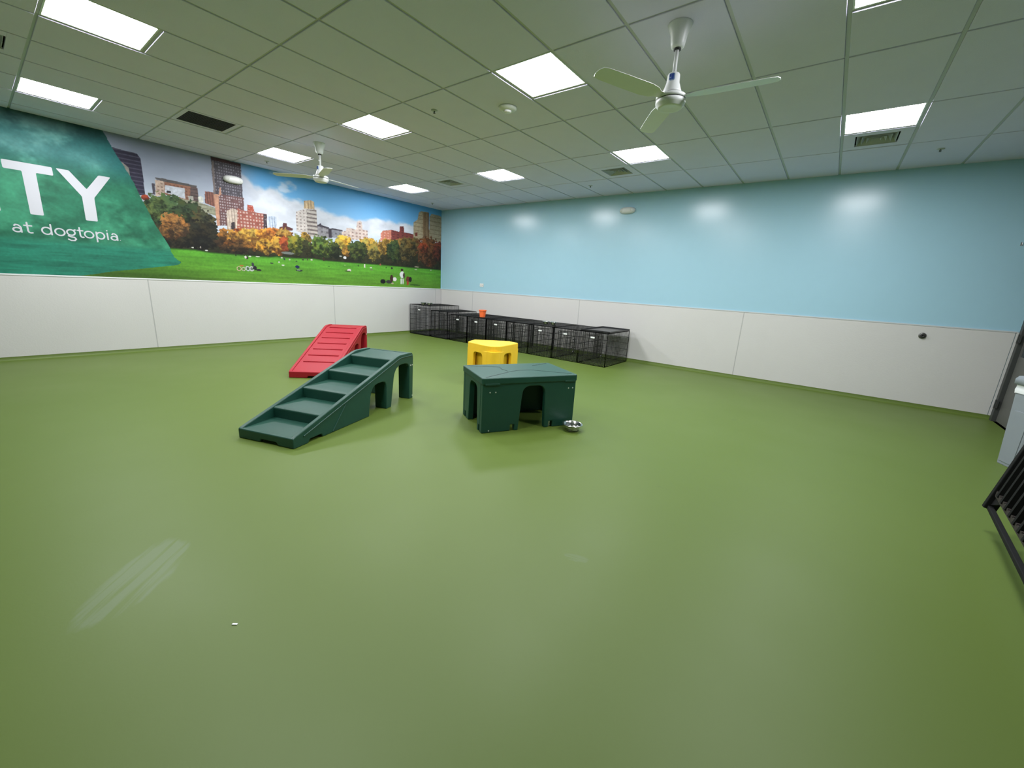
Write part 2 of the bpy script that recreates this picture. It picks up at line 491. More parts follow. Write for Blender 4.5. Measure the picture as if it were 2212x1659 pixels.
# black return grille
x0, x1, y0, y1 = gx(-10), gx(-9), gy(1.0), gy(1.5)
t = thing('return_grille', 'flat black return air grille in the ceiling above the mural', 'air grille', ((x0+x1)/2, (y0+y1)/2, H))
w, d = (x1-x0)/2-0.014, (y1-y0)/2-0.011
bm = bmesh.new()
k = 0.045
for a in ((-w, w, -d, -d+k), (-w, w, d-k, d), (-w, -w+k, -d+k, d-k), (w-k, w, -d+k, d-k)): box(bm, *a, -0.004, 0.02)
obj('frame', bm, M_TILE, t)
obj('backing', nbox(-w+k, w-k, -d+k, d-k, 0.012, 0.016), M_DARK_RECESS, t)
bm = bmesh.new()
n = 26
for s in range(n+1):
    xx = -w+k+(2*w-2*k)*s/n; box(bm, xx-0.0035, xx+0.0035, -d+k, d-k, -0.002, 0.012)
    yy = -d+k+(2*d-2*k)*s/n; box(bm, -w+k, w-k, yy-0.0035, yy+0.0035, -0.002, 0.012)
core = obj('grille_core', bm, M_GRILLE, t)

# sprinklers
SPR = [((4.73, -4.48), 'small sprinkler head in the ceiling tile left of the round smoke detector'),
       ((4.735, -0.845), 'tiny sprinkler head near the blue wall, left of its triangular vent'),
       ((0.545, -0.81), 'tiny sprinkler head in the far corner of the ceiling'),
       ((9.148, -0.80), 'small sprinkler head at far right close to the blue wall'),
       ((0.594, -4.48), 'tiny sprinkler head beside the mural, left of the far fan')]
for (x, y), lb in SPR:
    t = thing('sprinkler', lb, 'sprinkler', (x, y, H-TD), group='ceiling sprinkler heads')
    bm = bmesh.new(); lathe(bm, [(0.0, 0.002), (0.034, 0.002), (0.036, -0.003), (0.016, -0.008), (0.0, -0.008)], 20); obj('escutcheon', bm, M_STEEL if False else M_TBAR, t, smooth=True)
    bm = bmesh.new(); bar(bm, (0, 0, -0.006), (0, 0, -0.016), 0.011, n=8)
    bar(bm, (0.008, 0, -0.012), (0.003, 0, -0.028), 0.004); bar(bm, (-0.008, 0, -0.012), (-0.003, 0, -0.028), 0.004)
    lathe(bm, [(0, -0.028), (0.012, -0.028), (0.012, -0.030), (0, -0.030)], 12)
    obj('nozzle', bm, M_RUBBER, t)

# smoke detector
t = thing('smoke_detector', 'round white smoke detector on the ceiling beside the big near light', 'smoke detector', (5.472, -4.142, H-TD))
bm = bmesh.new(); lathe(bm, [(0, 0.0), (0.094, 0.0), (0.094, -0.010), (0.086, -0.020), (0.060, -0.030), (0, -0.030)], 40); obj('base', bm, M_WHITE_PLASTIC, t, smooth=True)
bm = bmesh.new(); lathe(bm, [(0, -0.028), (0.040, -0.028), (0.038, -0.044), (0.030, -0.050), (0, -0.050)], 32); obj('sensor_cap', bm, M_WHITE_PLASTIC, t, smooth=True)

# ceiling fans
def fan(label, x, y, a0):
    t = thing('ceiling_fan', label, 'ceiling fan', (x, y, H-TD))
    zz = -(H-TD)
    bm = bmesh.new(); lathe(bm, [(0, 0.0), (0.080, 0.0), (0.077, -0.006), (0.056, -0.060), (0.047, -0.115), (0.043, -0.132), (0.030, -0.140), (0, -0.140)], 36); obj('canopy', bm, M_WHITE_METAL, t, smooth=True)
    bm = bmesh.new(); lathe(bm, [(0.0, -0.138), (0.024, -0.138), (0.024, -0.150), (0.0, -0.150)], 24); obj('rubber_ring', bm, M_RUBBER, t, smooth=True)
    bm = bmesh.new(); bar(bm, (0, 0, -0.14), (0, 0, -0.300), 0.026, n=16); obj('down_rod', bm, M_WHITE_METAL, t, smooth=True)
    bm = bmesh.new(); lathe(bm, [(0, -0.290), (0.036, -0.292), (0.041, -0.300), (0.043, -0.345), (0.052, -0.372), (0.062, -0.400), (0.064, -0.412), (0, -0.412)], 36)
    neck = obj('rod_cover', bm, M_WHITE_METAL, t, smooth=True)
    bm = bmesh.new(); lathe(bm, [(0, -0.410), (0.060, -0.410), (0.062, -0.422), (0.0, -0.422)], 32); obj('shadow_ring', bm, M_RUBBER, t, smooth=True)
    bm = bmesh.new(); lathe(bm, [(0, -0.420), (0.075, -0.421), (0.096, -0.428), (0.101, -0.436), (0.101, -0.452), (0, -0.452)], 40); obj('motor_top', bm, M_WHITE_METAL, t, smooth=True)
    bm = bmesh.new(); lathe(bm, [(0, -0.451), (0.097, -0.451), (0.097, -0.459), (0, -0.459)], 40); obj('motor_gap', bm, M_RUBBER, t)
    bm = bmesh.new(); lathe(bm, [(0, -0.458), (0.100, -0.458), (0.101, -0.470), (0.098, -0.484), (0.086, -0.492), (0.084, -0.500), (0.078, -0.505), (0.060, -0.503), (0, -0.502)], 40); obj('motor_base', bm, M_WHITE_METAL, t, smooth=True)
    # badge on the cover, facing the room
    an = math.radians(-84)
    tr = lambda u, v, r_: (r_*math.cos(an)-u*math.sin(an), r_*math.sin(an)+u*math.cos(an), v)
    bm = bmesh.new()
    prism(bm, round_poly([(-0.019, -0.346), (0.019, -0.346), (0.019, -0.302), (-0.019, -0.302)], 0.012), 0.038, 0.0455, tr)
    bd = obj('badge', bm, mat('pale_blue_badge', (0.30, 0.42, 0.62), rough=0.4), t)
    bm = bmesh.new()
    for q in ((-0.004, 0.012, -0.340, -0.306), (-0.016, -0.006, -0.324, -0.306), (-0.016, -0.006, -0.340, -0.332)):
        prism(bm, [(q[0], q[2]), (q[1], q[2]), (q[1], q[3]), (q[0], q[3])], 0.0452, 0.0462, tr)
    obj('badge_print', bm, M_BLUE_LOGO, bd)
    for k in range(3):
        a = a0+k*2*math.pi/3
        bm = bmesh.new()
        rows = []
        for r_, wd in ((0.085, 0.030), (0.13, 0.034), (0.17, 0.055), (0.24, 0.066), (0.45, 0.064), (0.60, 0.060), (0.64, 0.050), (0.655, 0.020)):
            row = []
            for s in (-1, 1):
                for zt in (0.0015, -0.0015):
                    lx, ly, lz = r_, s*wd, -0.440 + s*wd*0.14+zt
                    row.append(bm.verts.new((lx*math.cos(a)-ly*math.sin(a), lx*math.sin(a)+ly*math.cos(a), lz)))
            rows.append(row)
        for p, q in zip(rows, rows[1:]):
            for u_, v_ in ((0, 2), (2, 3), (3, 1), (1, 0)):
                bm.faces.new((p[u_], p[v_], q[v_], q[u_]))
        r = rows[0]; bm.faces.new((r[0], r[1], r[3], r[2])); r = rows[-1]; bm.faces.new((r[0], r[2], r[3], r[1]))
        obj('blade', bm, M_WHITE_METAL, t)
    return t
fan('white three-blade ceiling fan nearest the camera with a blue badge on its stem', 7.33, -4.60, math.radians(5))
fan('smaller-looking far ceiling fan with white blades hanging in front of the mural', 2.40, -4.53, math.radians(100))

# ------------------------------------------------------------------ wall mural (a flat print)
MURAL_SHAPES = [
 ((46, 43, 62), [(-6.292, 2.937), (-6.252, 2.929), (-6.033, 2.92), (-5.995, 2.86), (-6.003, 2.358), (-6.184, 2.318), (-6.339, 2.577)], ('h', 0.055, 0.3, (84, 80, 98))),
 ((142, 138, 130), [(-6.241, 2.777), (-6.193, 2.746), (-6.146, 2.699), (-6.143, 2.542), (-6.229, 2.628)], None),
 ((82, 76, 86), [(-5.907, 2.545), (-5.871, 2.546), (-5.883, 2.389), (-5.915, 2.383)], None),
 ((150, 150, 128), [(-5.617, 2.436), (-5.101, 2.329), (-5.114, 2.203), (-5.459, 2.268), (-5.631, 2.311)], ('h', 0.06, 0.3, (120, 116, 96))),
 ((196, 172, 156), [(-5.86, 2.603), (-5.747, 2.607), (-5.771, 2.399), (-5.882, 2.364)], ('w', 0.05, 0.05, 0.5, (140, 112, 100))),
 ((150, 106, 86), [(-5.75, 2.602), (-5.418, 2.623), (-5.445, 2.381), (-5.772, 2.413)], ('w', 0.05, 0.05, 0.5, (118, 80, 68))),
 ((98, 80, 78), [(-5.421, 2.623), (-5.326, 2.587), (-5.333, 2.379), (-5.446, 2.388)], ('h', 0.05, 0.4, (70, 60, 62))),
 ((202, 206, 216), [(-5.749, 2.551), (-5.503, 2.549), (-5.513, 2.395), (-5.762, 2.441)], None),
 ((50, 48, 52), [(-5.736, 2.479), (-5.683, 2.478), (-5.687, 2.444), (-5.74, 2.445)], None),
 ((92, 88, 88), [(-5.862, 2.634), (-5.762, 2.642), (-5.34, 2.625), (-5.338, 2.596), (-5.767, 2.6), (-5.845, 2.612)], None),
 ((216, 216, 206), [(-5.334, 2.46), (-5.3, 2.477), (-5.266, 2.458), (-5.268, 2.383), (-5.338, 2.381)], None),
 ((180, 176, 168), [(-5.472, 2.449), (-5.4, 2.455), (-5.404, 2.396), (-5.466, 2.385)], None),
 ((142, 92, 78), [(-5.233, 2.564), (-5.105, 2.571), (-5.111, 2.342), (-5.25, 2.379)], ('v', 0.035, 0.45, (92, 58, 52))),
 ((76, 70, 78), [(-5.1, 3.112), (-4.661, 3.112), (-4.681, 2.351), (-5.075, 2.061), (-5.095, 2.253), (-5.105, 2.646)], ('w', 0.036, 0.045, 0.5, (150, 148, 158))),
 ((72, 46, 50), [(-5.099, 3.117), (-4.66, 3.115), (-4.662, 3.066), (-5.095, 3.066)], None),
 ((122, 110, 108), [(-5.091, 3.057), (-5.061, 3.054), (-5.085, 2.492), (-5.113, 2.517)], None),
 ((108, 76, 76), [(-5.036, 2.562), (-4.662, 2.57), (-4.679, 2.351), (-4.959, 2.069), (-5.075, 2.053)], ('w', 0.036, 0.045, 0.5, (196, 190, 192))),
 ((196, 146, 120), [(-5.116, 2.536), (-5.07, 2.555), (-5.04, 2.546), (-5.014, 2.665), (-4.997, 2.668), (-5.0, 2.558), (-5.043, 2.523), (-5.07, 2.054), (-5.111, 2.039)], None),
 ((156, 90, 78), [(-4.943, 2.308), (-4.856, 2.37), (-4.799, 2.348), (-4.766, 2.382), (-4.708, 2.355), (-4.631, 2.359), (-4.618, 2.466), (-4.528, 2.464), (-4.508, 2.36), (-4.307, 2.354), (-4.321, 2.064), (-4.975, 1.98)], ('w', 0.05, 0.055, 0.55, (214, 196, 184))),
 ((206, 188, 172), [(-4.947, 2.305), (-4.857, 2.367), (-4.781, 2.348), (-4.817, 2.0), (-4.97, 1.98)], ('v', 0.04, 0.25, (150, 130, 120))),
 ((60, 50, 56), [(-4.897, 2.126), (-4.84, 2.15), (-4.844, 1.997), (-4.911, 1.988)], None),
 ((72, 60, 66), [(-4.364, 2.35), (-4.308, 2.352), (-4.321, 2.064), (-4.385, 2.056)], ('w', 0.05, 0.05, 0.4, (150, 140, 140))),
 ((170, 78, 60), [(-4.615, 2.462), (-4.528, 2.461), (-4.513, 2.362), (-4.616, 2.354)], ('w', 0.03, 0.04, 0.4, (226, 200, 190))),
 ((194, 204, 218), [(-4.301, 2.313), (-4.211, 2.34), (-4.144, 2.333), (-4.151, 2.112), (-4.298, 2.059)], ('v', 0.045, 0.4, (140, 154, 180))),
 ((96, 56, 56), [(-4.097, 2.164), (-4.041, 2.181), (-4.033, 2.247), (-3.958, 2.251), (-3.959, 2.195), (-3.858, 2.168), (-3.861, 2.13), (-4.102, 2.099)], None),
 ((212, 202, 196), [(-3.777, 2.484), (-3.618, 2.56), (-3.471, 2.601), (-3.368, 2.586), (-3.368, 2.053), (-3.789, 2.131)], ('w', 0.07, 0.06, 0.45, (146, 132, 128))),
 ((196, 186, 178), [(-3.568, 2.561), (-3.368, 2.578), (-3.368, 2.053), (-3.574, 2.069)], ('h', 0.075, 0.42, (96, 84, 84))),
 ((210, 184, 146), [(-3.608, 2.71), (-3.479, 2.746), (-3.411, 2.729), (-3.409, 2.595), (-3.618, 2.568)], ('v', 0.06, 0.35, (150, 120, 90))),
 ((154, 150, 154), [(-3.365, 2.285), (-3.059, 2.268), (-3.068, 2.088), (-3.365, 2.053)], ('w', 0.11, 0.09, 0.45, (96, 90, 96))),
 ((66, 60, 70), [(-3.133, 2.271), (-3.063, 2.267), (-3.072, 2.087), (-3.143, 2.088)], None),
 ((144, 144, 152), [(-3.066, 2.267), (-2.825, 2.256), (-2.832, 2.115), (-3.075, 2.096)], ('w', 0.1, 0.07, 0.5, (92, 90, 98))),
 ((70, 64, 74), [(-3.371, 2.305), (-3.331, 2.318), (-3.3, 2.348), (-3.274, 2.312), (-3.121, 2.287), (-3.123, 2.259), (-3.372, 2.279)], None),
 ((70, 64, 74), [(-3.073, 2.28), (-2.82, 2.279), (-2.821, 2.251), (-3.075, 2.252)], None),
 ((214, 194, 184), [(-2.839, 2.242), (-2.741, 2.266), (-2.734, 2.332), (-2.625, 2.34), (-2.503, 2.324), (-2.476, 2.484), (-2.412, 2.523), (-2.358, 2.501), (-2.35, 2.351), (-2.226, 2.342), (-2.211, 2.146), (-2.847, 2.088)], ('w', 0.09, 0.07, 0.45, (150, 118, 112))),
 ((122, 62, 58), [(-1.879, 2.331), (-1.819, 2.395), (-1.581, 2.445), (-1.36, 2.425), (-1.346, 2.554), (-1.232, 2.569), (-1.223, 2.433), (-0.946, 2.427), (-0.925, 2.283), (-1.895, 2.155)], ('w', 0.13, 0.06, 0.4, (80, 44, 44))),
 ((196, 122, 102), [(-1.884, 2.326), (-1.819, 2.391), (-1.589, 2.438), (-1.593, 2.196), (-1.895, 2.155)], ('w', 0.1, 0.06, 0.45, (226, 176, 160))),
 ((178, 162, 132), [(-0.937, 2.7), (-0.811, 2.785), (-0.77, 2.956), (-0.702, 2.997), (-0.451, 3.007), (-0.428, 2.302), (-0.933, 2.307)], ('h', 0.09, 0.25, (146, 128, 100))),
 ((142, 116, 86), [(-0.652, 2.975), (-0.451, 3.007), (-0.428, 2.302), (-0.633, 2.304)], ('v', 0.12, 0.35, (110, 86, 62))),
 ((164, 152, 126), [(-0.433, 2.903), (-0.365, 2.984), (-0.13, 2.987), (-0.027, 2.965), (0.009, 2.328), (-0.428, 2.302)], ('h', 0.1, 0.25, (132, 118, 92))),
 ((120, 60, 46), [(-0.892, 2.464), (-0.816, 2.484), (-0.811, 2.393), (-0.892, 2.383)], None),
]
MURAL_TREES = [
 (-6.008, 2.32, 0.052, 0.042, (180, 70, 40), (120, 50, 35)),
 (-5.897, 2.194, 0.136, 0.136, (92, 112, 62), (40, 55, 30)),
 (-5.745, 2.177, 0.284, 0.233, (95, 115, 65), (35, 50, 28)),
 (-5.476, 2.117, 0.264, 0.241, (66, 82, 48), (28, 36, 22)),
 (-5.287, 2.024, 0.179, 0.263, (80, 76, 46), (26, 28, 20)),
 (-5.399, 1.856, 0.312, 0.232, (50, 48, 32), (24, 22, 18)),
 (-5.766, 1.782, 0.212, 0.179, (60, 55, 38), (30, 28, 20)),
 (-5.683, 1.969, 0.177, 0.193, (175, 125, 70), (85, 60, 38)),
 (-5.804, 1.873, 0.098, 0.132, (165, 115, 60), (70, 50, 32)),
 (-4.882, 1.789, 0.274, 0.181, (80, 56, 34), (40, 30, 22)),
 (-5.032, 1.917, 0.088, 0.096, (190, 120, 50), (90, 60, 30)),
 (-4.787, 1.996, 0.093, 0.066, (180, 90, 40), (120, 60, 35)),
 (-4.871, 1.904, 0.136, 0.115, (215, 150, 60), (110, 70, 35)),
 (-4.574, 1.94, 0.209, 0.151, (230, 180, 75), (140, 95, 40)),
 (-4.31, 1.954, 0.204, 0.156, (225, 170, 70), (130, 85, 40)),
 (-4.84, 1.753, 0.2, 0.099, (110, 75, 40), (50, 38, 25)),
 (-4.491, 1.78, 0.248, 0.103, (150, 105, 50), (60, 45, 28)),
 (-4.218, 1.826, 0.139, 0.14, (200, 150, 60), (70, 55, 30)),
 (-4.376, 1.973, 0.148, 0.121, (220, 165, 65), (140, 90, 40)),
 (-4.191, 2.049, 0.17, 0.093, (225, 140, 60), (150, 85, 40)),
 (-4.007, 2.017, 0.176, 0.142, (220, 160, 70), (120, 70, 35)),
 (-4.363, 1.776, 0.165, 0.139, (215, 165, 65), (90, 60, 30)),
 (-4.163, 1.812, 0.14, 0.172, (220, 170, 70), (110, 70, 35)),
 (-4.019, 1.859, 0.096, 0.142, (190, 95, 55), (120, 55, 35)),
 (-3.613, 2.0, 0.121, 0.131, (190, 150, 65), (100, 80, 40)),
 (-3.789, 1.883, 0.184, 0.194, (150, 150, 60), (60, 70, 30)),
 (-3.59, 1.821, 0.122, 0.166, (70, 70, 40), (35, 40, 25)),
 (-2.801, 2.005, 0.19, 0.167, (235, 200, 80), (170, 130, 50)),
 (-2.769, 1.831, 0.121, 0.089, (210, 160, 70), (120, 85, 40)),
 (-3.043, 1.84, 0.154, 0.157, (60, 75, 40), (30, 38, 22)),
 (-3.284, 1.885, 0.249, 0.213, (115, 140, 60), (45, 60, 28)),
 (-2.191, 2.079, 0.266, 0.103, (215, 180, 80), (140, 110, 50)),
 (-2.478, 1.894, 0.233, 0.219, (80, 95, 45), (35, 45, 25)),
 (-2.062, 1.895, 0.204, 0.208, (170, 145, 65), (80, 70, 35)),
 (-1.659, 2.146, 0.265, 0.097, (190, 155, 70), (120, 95, 45)),
 (-1.805, 2.035, 0.165, 0.173, (185, 150, 70), (110, 85, 40)),
 (-1.288, 2.167, 0.229, 0.119, (150, 120, 60), (90, 70, 40)),
 (-0.893, 2.209, 0.272, 0.123, (135, 105, 55), (80, 60, 35)),
 (-1.516, 1.965, 0.223, 0.256, (70, 85, 45), (35, 45, 28)),
 (-1.108, 2.024, 0.264, 0.304, (120, 100, 55), (55, 50, 30)),
 (-0.444, 2.087, 0.407, 0.318, (130, 82, 48), (70, 48, 30)),
 (-0.443, 1.958, 0.379, 0.278, (120, 75, 45), (65, 45, 28)),
 (-0.616, 2.134, 0.17, 0.126, (165, 75, 45), (90, 50, 30)),
 (-0.116, 2.074, 0.182, 0.283, (120, 60, 45), (60, 40, 30)),
]
MURAL_FIGURES = [
 (-1.295, 1.549, 0.039, 0.031, (60, 40, 35)),
 (-1.291, 1.436, 0.068, 0.082, (235, 235, 235)),
 (-1.239, 1.418, 0.029, 0.073, (70, 55, 50)),
 (-1.324, 1.28, 0.021, 0.073, (240, 240, 235)),
 (-1.267, 1.282, 0.018, 0.073, (225, 225, 222)),
 (-1.847, 1.253, 0.074, 0.052, (22, 24, 26)),
 (-1.678, 1.252, 0.086, 0.04, (60, 60, 58)),
 (-1.602, 1.336, 0.049, 0.081, (70, 40, 36)),
 (-1.512, 1.319, 0.053, 0.047, (235, 232, 226)),
 (-1.579, 1.219, 0.037, 0.017, (190, 170, 150)),
 (-1.113, 1.33, 0.067, 0.074, (110, 60, 45)),
 (-1.045, 1.333, 0.046, 0.064, (35, 28, 28)),
 (-1.127, 1.245, 0.032, 0.053, (170, 70, 50)),
 (-0.895, 1.204, 0.167, 0.013, (40, 80, 25)),
 (-3.819, 1.456, 0.042, 0.03, (30, 40, 80)),
 (-3.787, 1.388, 0.068, 0.015, (40, 48, 48)),
 (-3.798, 1.397, 0.034, 0.01, (150, 160, 150)),
 (-2.705, 1.459, 0.047, 0.028, (225, 215, 205)),
 (-2.747, 1.438, 0.072, 0.009, (60, 60, 40)),
 (-4.288, 1.493, 0.03, 0.008, (40, 50, 40)),
 (-4.088, 1.47, 0.028, 0.011, (220, 220, 210)),
 (-4.055, 1.585, 0.018, 0.019, (50, 60, 70)),
 (-4.101, 1.605, 0.014, 0.011, (210, 205, 200)),
 (-3.958, 1.584, 0.016, 0.014, (190, 180, 170)),
 (-3.828, 1.562, 0.021, 0.008, (50, 60, 50)),
 (-4.158, 1.521, 0.013, 0.015, (200, 200, 190)),
 (-3.699, 1.6, 0.017, 0.013, (60, 50, 50)),
 (-3.612, 1.612, 0.012, 0.017, (80, 60, 60)),
 (-3.525, 1.614, 0.021, 0.016, (210, 200, 190)),
 (-3.27, 1.651, 0.022, 0.043, (60, 45, 30)),
 (-2.322, 1.576, 0.02, 0.042, (225, 215, 205)),
 (-2.48, 1.571, 0.013, 0.023, (60, 90, 40)),
 (-2.163, 1.549, 0.03, 0.014, (205, 200, 190)),
 (-2.142, 1.504, 0.041, 0.011, (120, 110, 100)),
 (-1.749, 1.576, 0.014, 0.019, (40, 60, 30)),
 (-1.593, 1.572, 0.032, 0.025, (45, 60, 40)),
 (-1.909, 1.633, 0.019, 0.023, (150, 90, 70)),
 (-0.867, 1.586, 0.042, 0.011, (190, 190, 170)),
 (-2.795, 1.716, 0.035, 0.03, (225, 225, 225)),
 (-2.893, 1.739, 0.03, 0.01, (180, 180, 170)),
 (-3.982, 1.703, 0.122, 0.024, (120, 125, 120)),
 (-3.166, 1.502, 0.025, 0.007, (40, 90, 30)),
 (-4.509, 1.352, 0.025, 0.017, (35, 40, 50)),
 (-0.366, 1.599, 0.015, 0.018, (205, 205, 190)),
 (-2.802, 1.558, 0.02, 0.008, (160, 190, 120)),
 (-0.839, 1.651, 0.069, 0.011, (180, 165, 140)),
 (-4.846, 1.361, 0.038, 0.042, (205, 185, 150)),
 (-4.846, 1.361, 0.026, 0.028, (90, 140, 50)),
 (-4.776, 1.357, 0.031, 0.034, (200, 190, 170)),
 (-4.776, 1.357, 0.02, 0.022, (90, 140, 50)),
 (-4.802, 1.414, 0.031, 0.012, (190, 110, 60)),
 (-4.64, 1.37, 0.04, 0.043, (215, 215, 215)),
 (-4.64, 1.37, 0.026, 0.028, (110, 120, 110)),
 (-4.704, 1.37, 0.037, 0.043, (200, 205, 210)),
 (-4.704, 1.37, 0.024, 0.027, (80, 110, 70)),
 (-4.617, 1.444, 0.021, 0.038, (60, 62, 70)),
 (-4.587, 1.386, 0.032, 0.038, (36, 36, 40)),
 (-4.527, 1.354, 0.046, 0.016, (36, 34, 38)),
 (-4.706, 1.56, 0.026, 0.029, (60, 50, 44)),
 (-4.726, 1.568, 0.018, 0.022, (215, 210, 200)),
 (-4.653, 1.586, 0.021, 0.012, (220, 215, 205)),
 (-4.523, 1.594, 0.033, 0.009, (210, 205, 195)),
 (-4.878, 1.584, 0.01, 0.02, (40, 50, 30)),
 (-4.293, 1.493, 0.031, 0.011, (60, 70, 60)),
 (-5.495, 1.654, 0.016, 0.011, (215, 215, 205)),
 (-5.385, 1.67, 0.007, 0.016, (190, 180, 170)),
 (-5.308, 1.626, 0.021, 0.008, (220, 220, 215)),
 (-5.708, 1.411, 0.032, 0.015, (30, 35, 40)),
]
GRASS_LINE = [(-5.997, 1.647), (-5.784, 1.621), (-5.463, 1.631), (-5.262, 1.606), (-4.823, 1.605), (-4.199, 1.634), (-4.317, 1.611), (-3.873, 1.629), (-3.496, 1.65), (-3.243, 1.629), (-2.778, 1.629), (-1.908, 1.639), (-1.03, 1.634), (-0.032, 1.636)]
TREE_BASE = [(-5.958, 1.974), (-5.484, 2.042), (-5.101, 1.94), (-4.644, 1.865), (-4.159, 1.92), (-4.179, 1.811), (-3.517, 1.878), (-2.767, 1.884), (-1.663, 1.991), (-0.04, 2.147)]
CLOUD_LINE = [(-4.664, 3.001), (-4.479, 2.837), (-4.306, 2.808), (-4.088, 2.819), (-4.389, 2.851), (-4.214, 2.873), (-3.985, 2.726), (-3.668, 2.677), (-3.292, 2.672), (-2.927, 2.608), (-2.533, 2.593), (-1.995, 2.671), (-1.648, 2.711), (-0.892, 2.656), (-0.049, 2.668)]
TEAL_EDGE = [(-6.368, 3.133), (-6.262, 2.85), (-6.132, 2.556), (-6.052, 2.295), (-5.938, 1.948), (-5.829, 1.714), (-5.757, 1.483), (-5.677, 1.403), (-5.728, 1.361), (-6.137, 1.283), (-6.523, 1.214), (-6.717, 1.164), (-6.878, 1.132)]

def value_noise(u, v, seed):
    iu = np.floor(u).astype(np.int64); iv = np.floor(v).astype(np.int64)
    fu = u-iu; fv_ = v-iv
    fu = fu*fu*(3-2*fu); fv_ = fv_*fv_*(3-2*fv_)
    def h(a, b):
        n = (a*374761393 + b*668265263 + seed*1442695041) & 0xFFFFFFFF
        n = ((n ^ (n >> 13))*1274126177) & 0xFFFFFFFF
        n = (n ^ (n >> 16)) & 0xFFFFFFFF
        return n/4294967295.0
    return (h(iu, iv)*(1-fu)+h(iu+1, iv)*fu)*(1-fv_)+(h(iu, iv+1)*(1-fu)+h(iu+1, iv+1)*fu)*fv_
def fbm(u, v, seed, oct=4):
    s = 0; a = 0.5; t = 0
    for k in range(oct):
        s = s+a*value_noise(u*2**k, v*2**k, seed+k*17); t += a; a *= 0.55
    return s/t
def inside(Y, Z, pts):
    m = np.zeros(Y.shape, bool)
    n = len(pts)
    for i in range(n):
        y1, z1 = pts[i]; y2, z2 = pts[(i+1) % n]
        if z1 == z2: continue
        c = ((z1 > Z) != (z2 > Z)) & (Y < (y2-y1)*(Z-z1)/(z2-z1)+y1)
        m ^= c
    return m
def sstep(x, a, b):
    t = np.clip((x-a)/(b-a), 0, 1)
    return t*t*(3-2*t)
def interp(line, Y):
    l = sorted(line)
    return np.interp(Y, [p[0] for p in l], [p[1] for p in l])

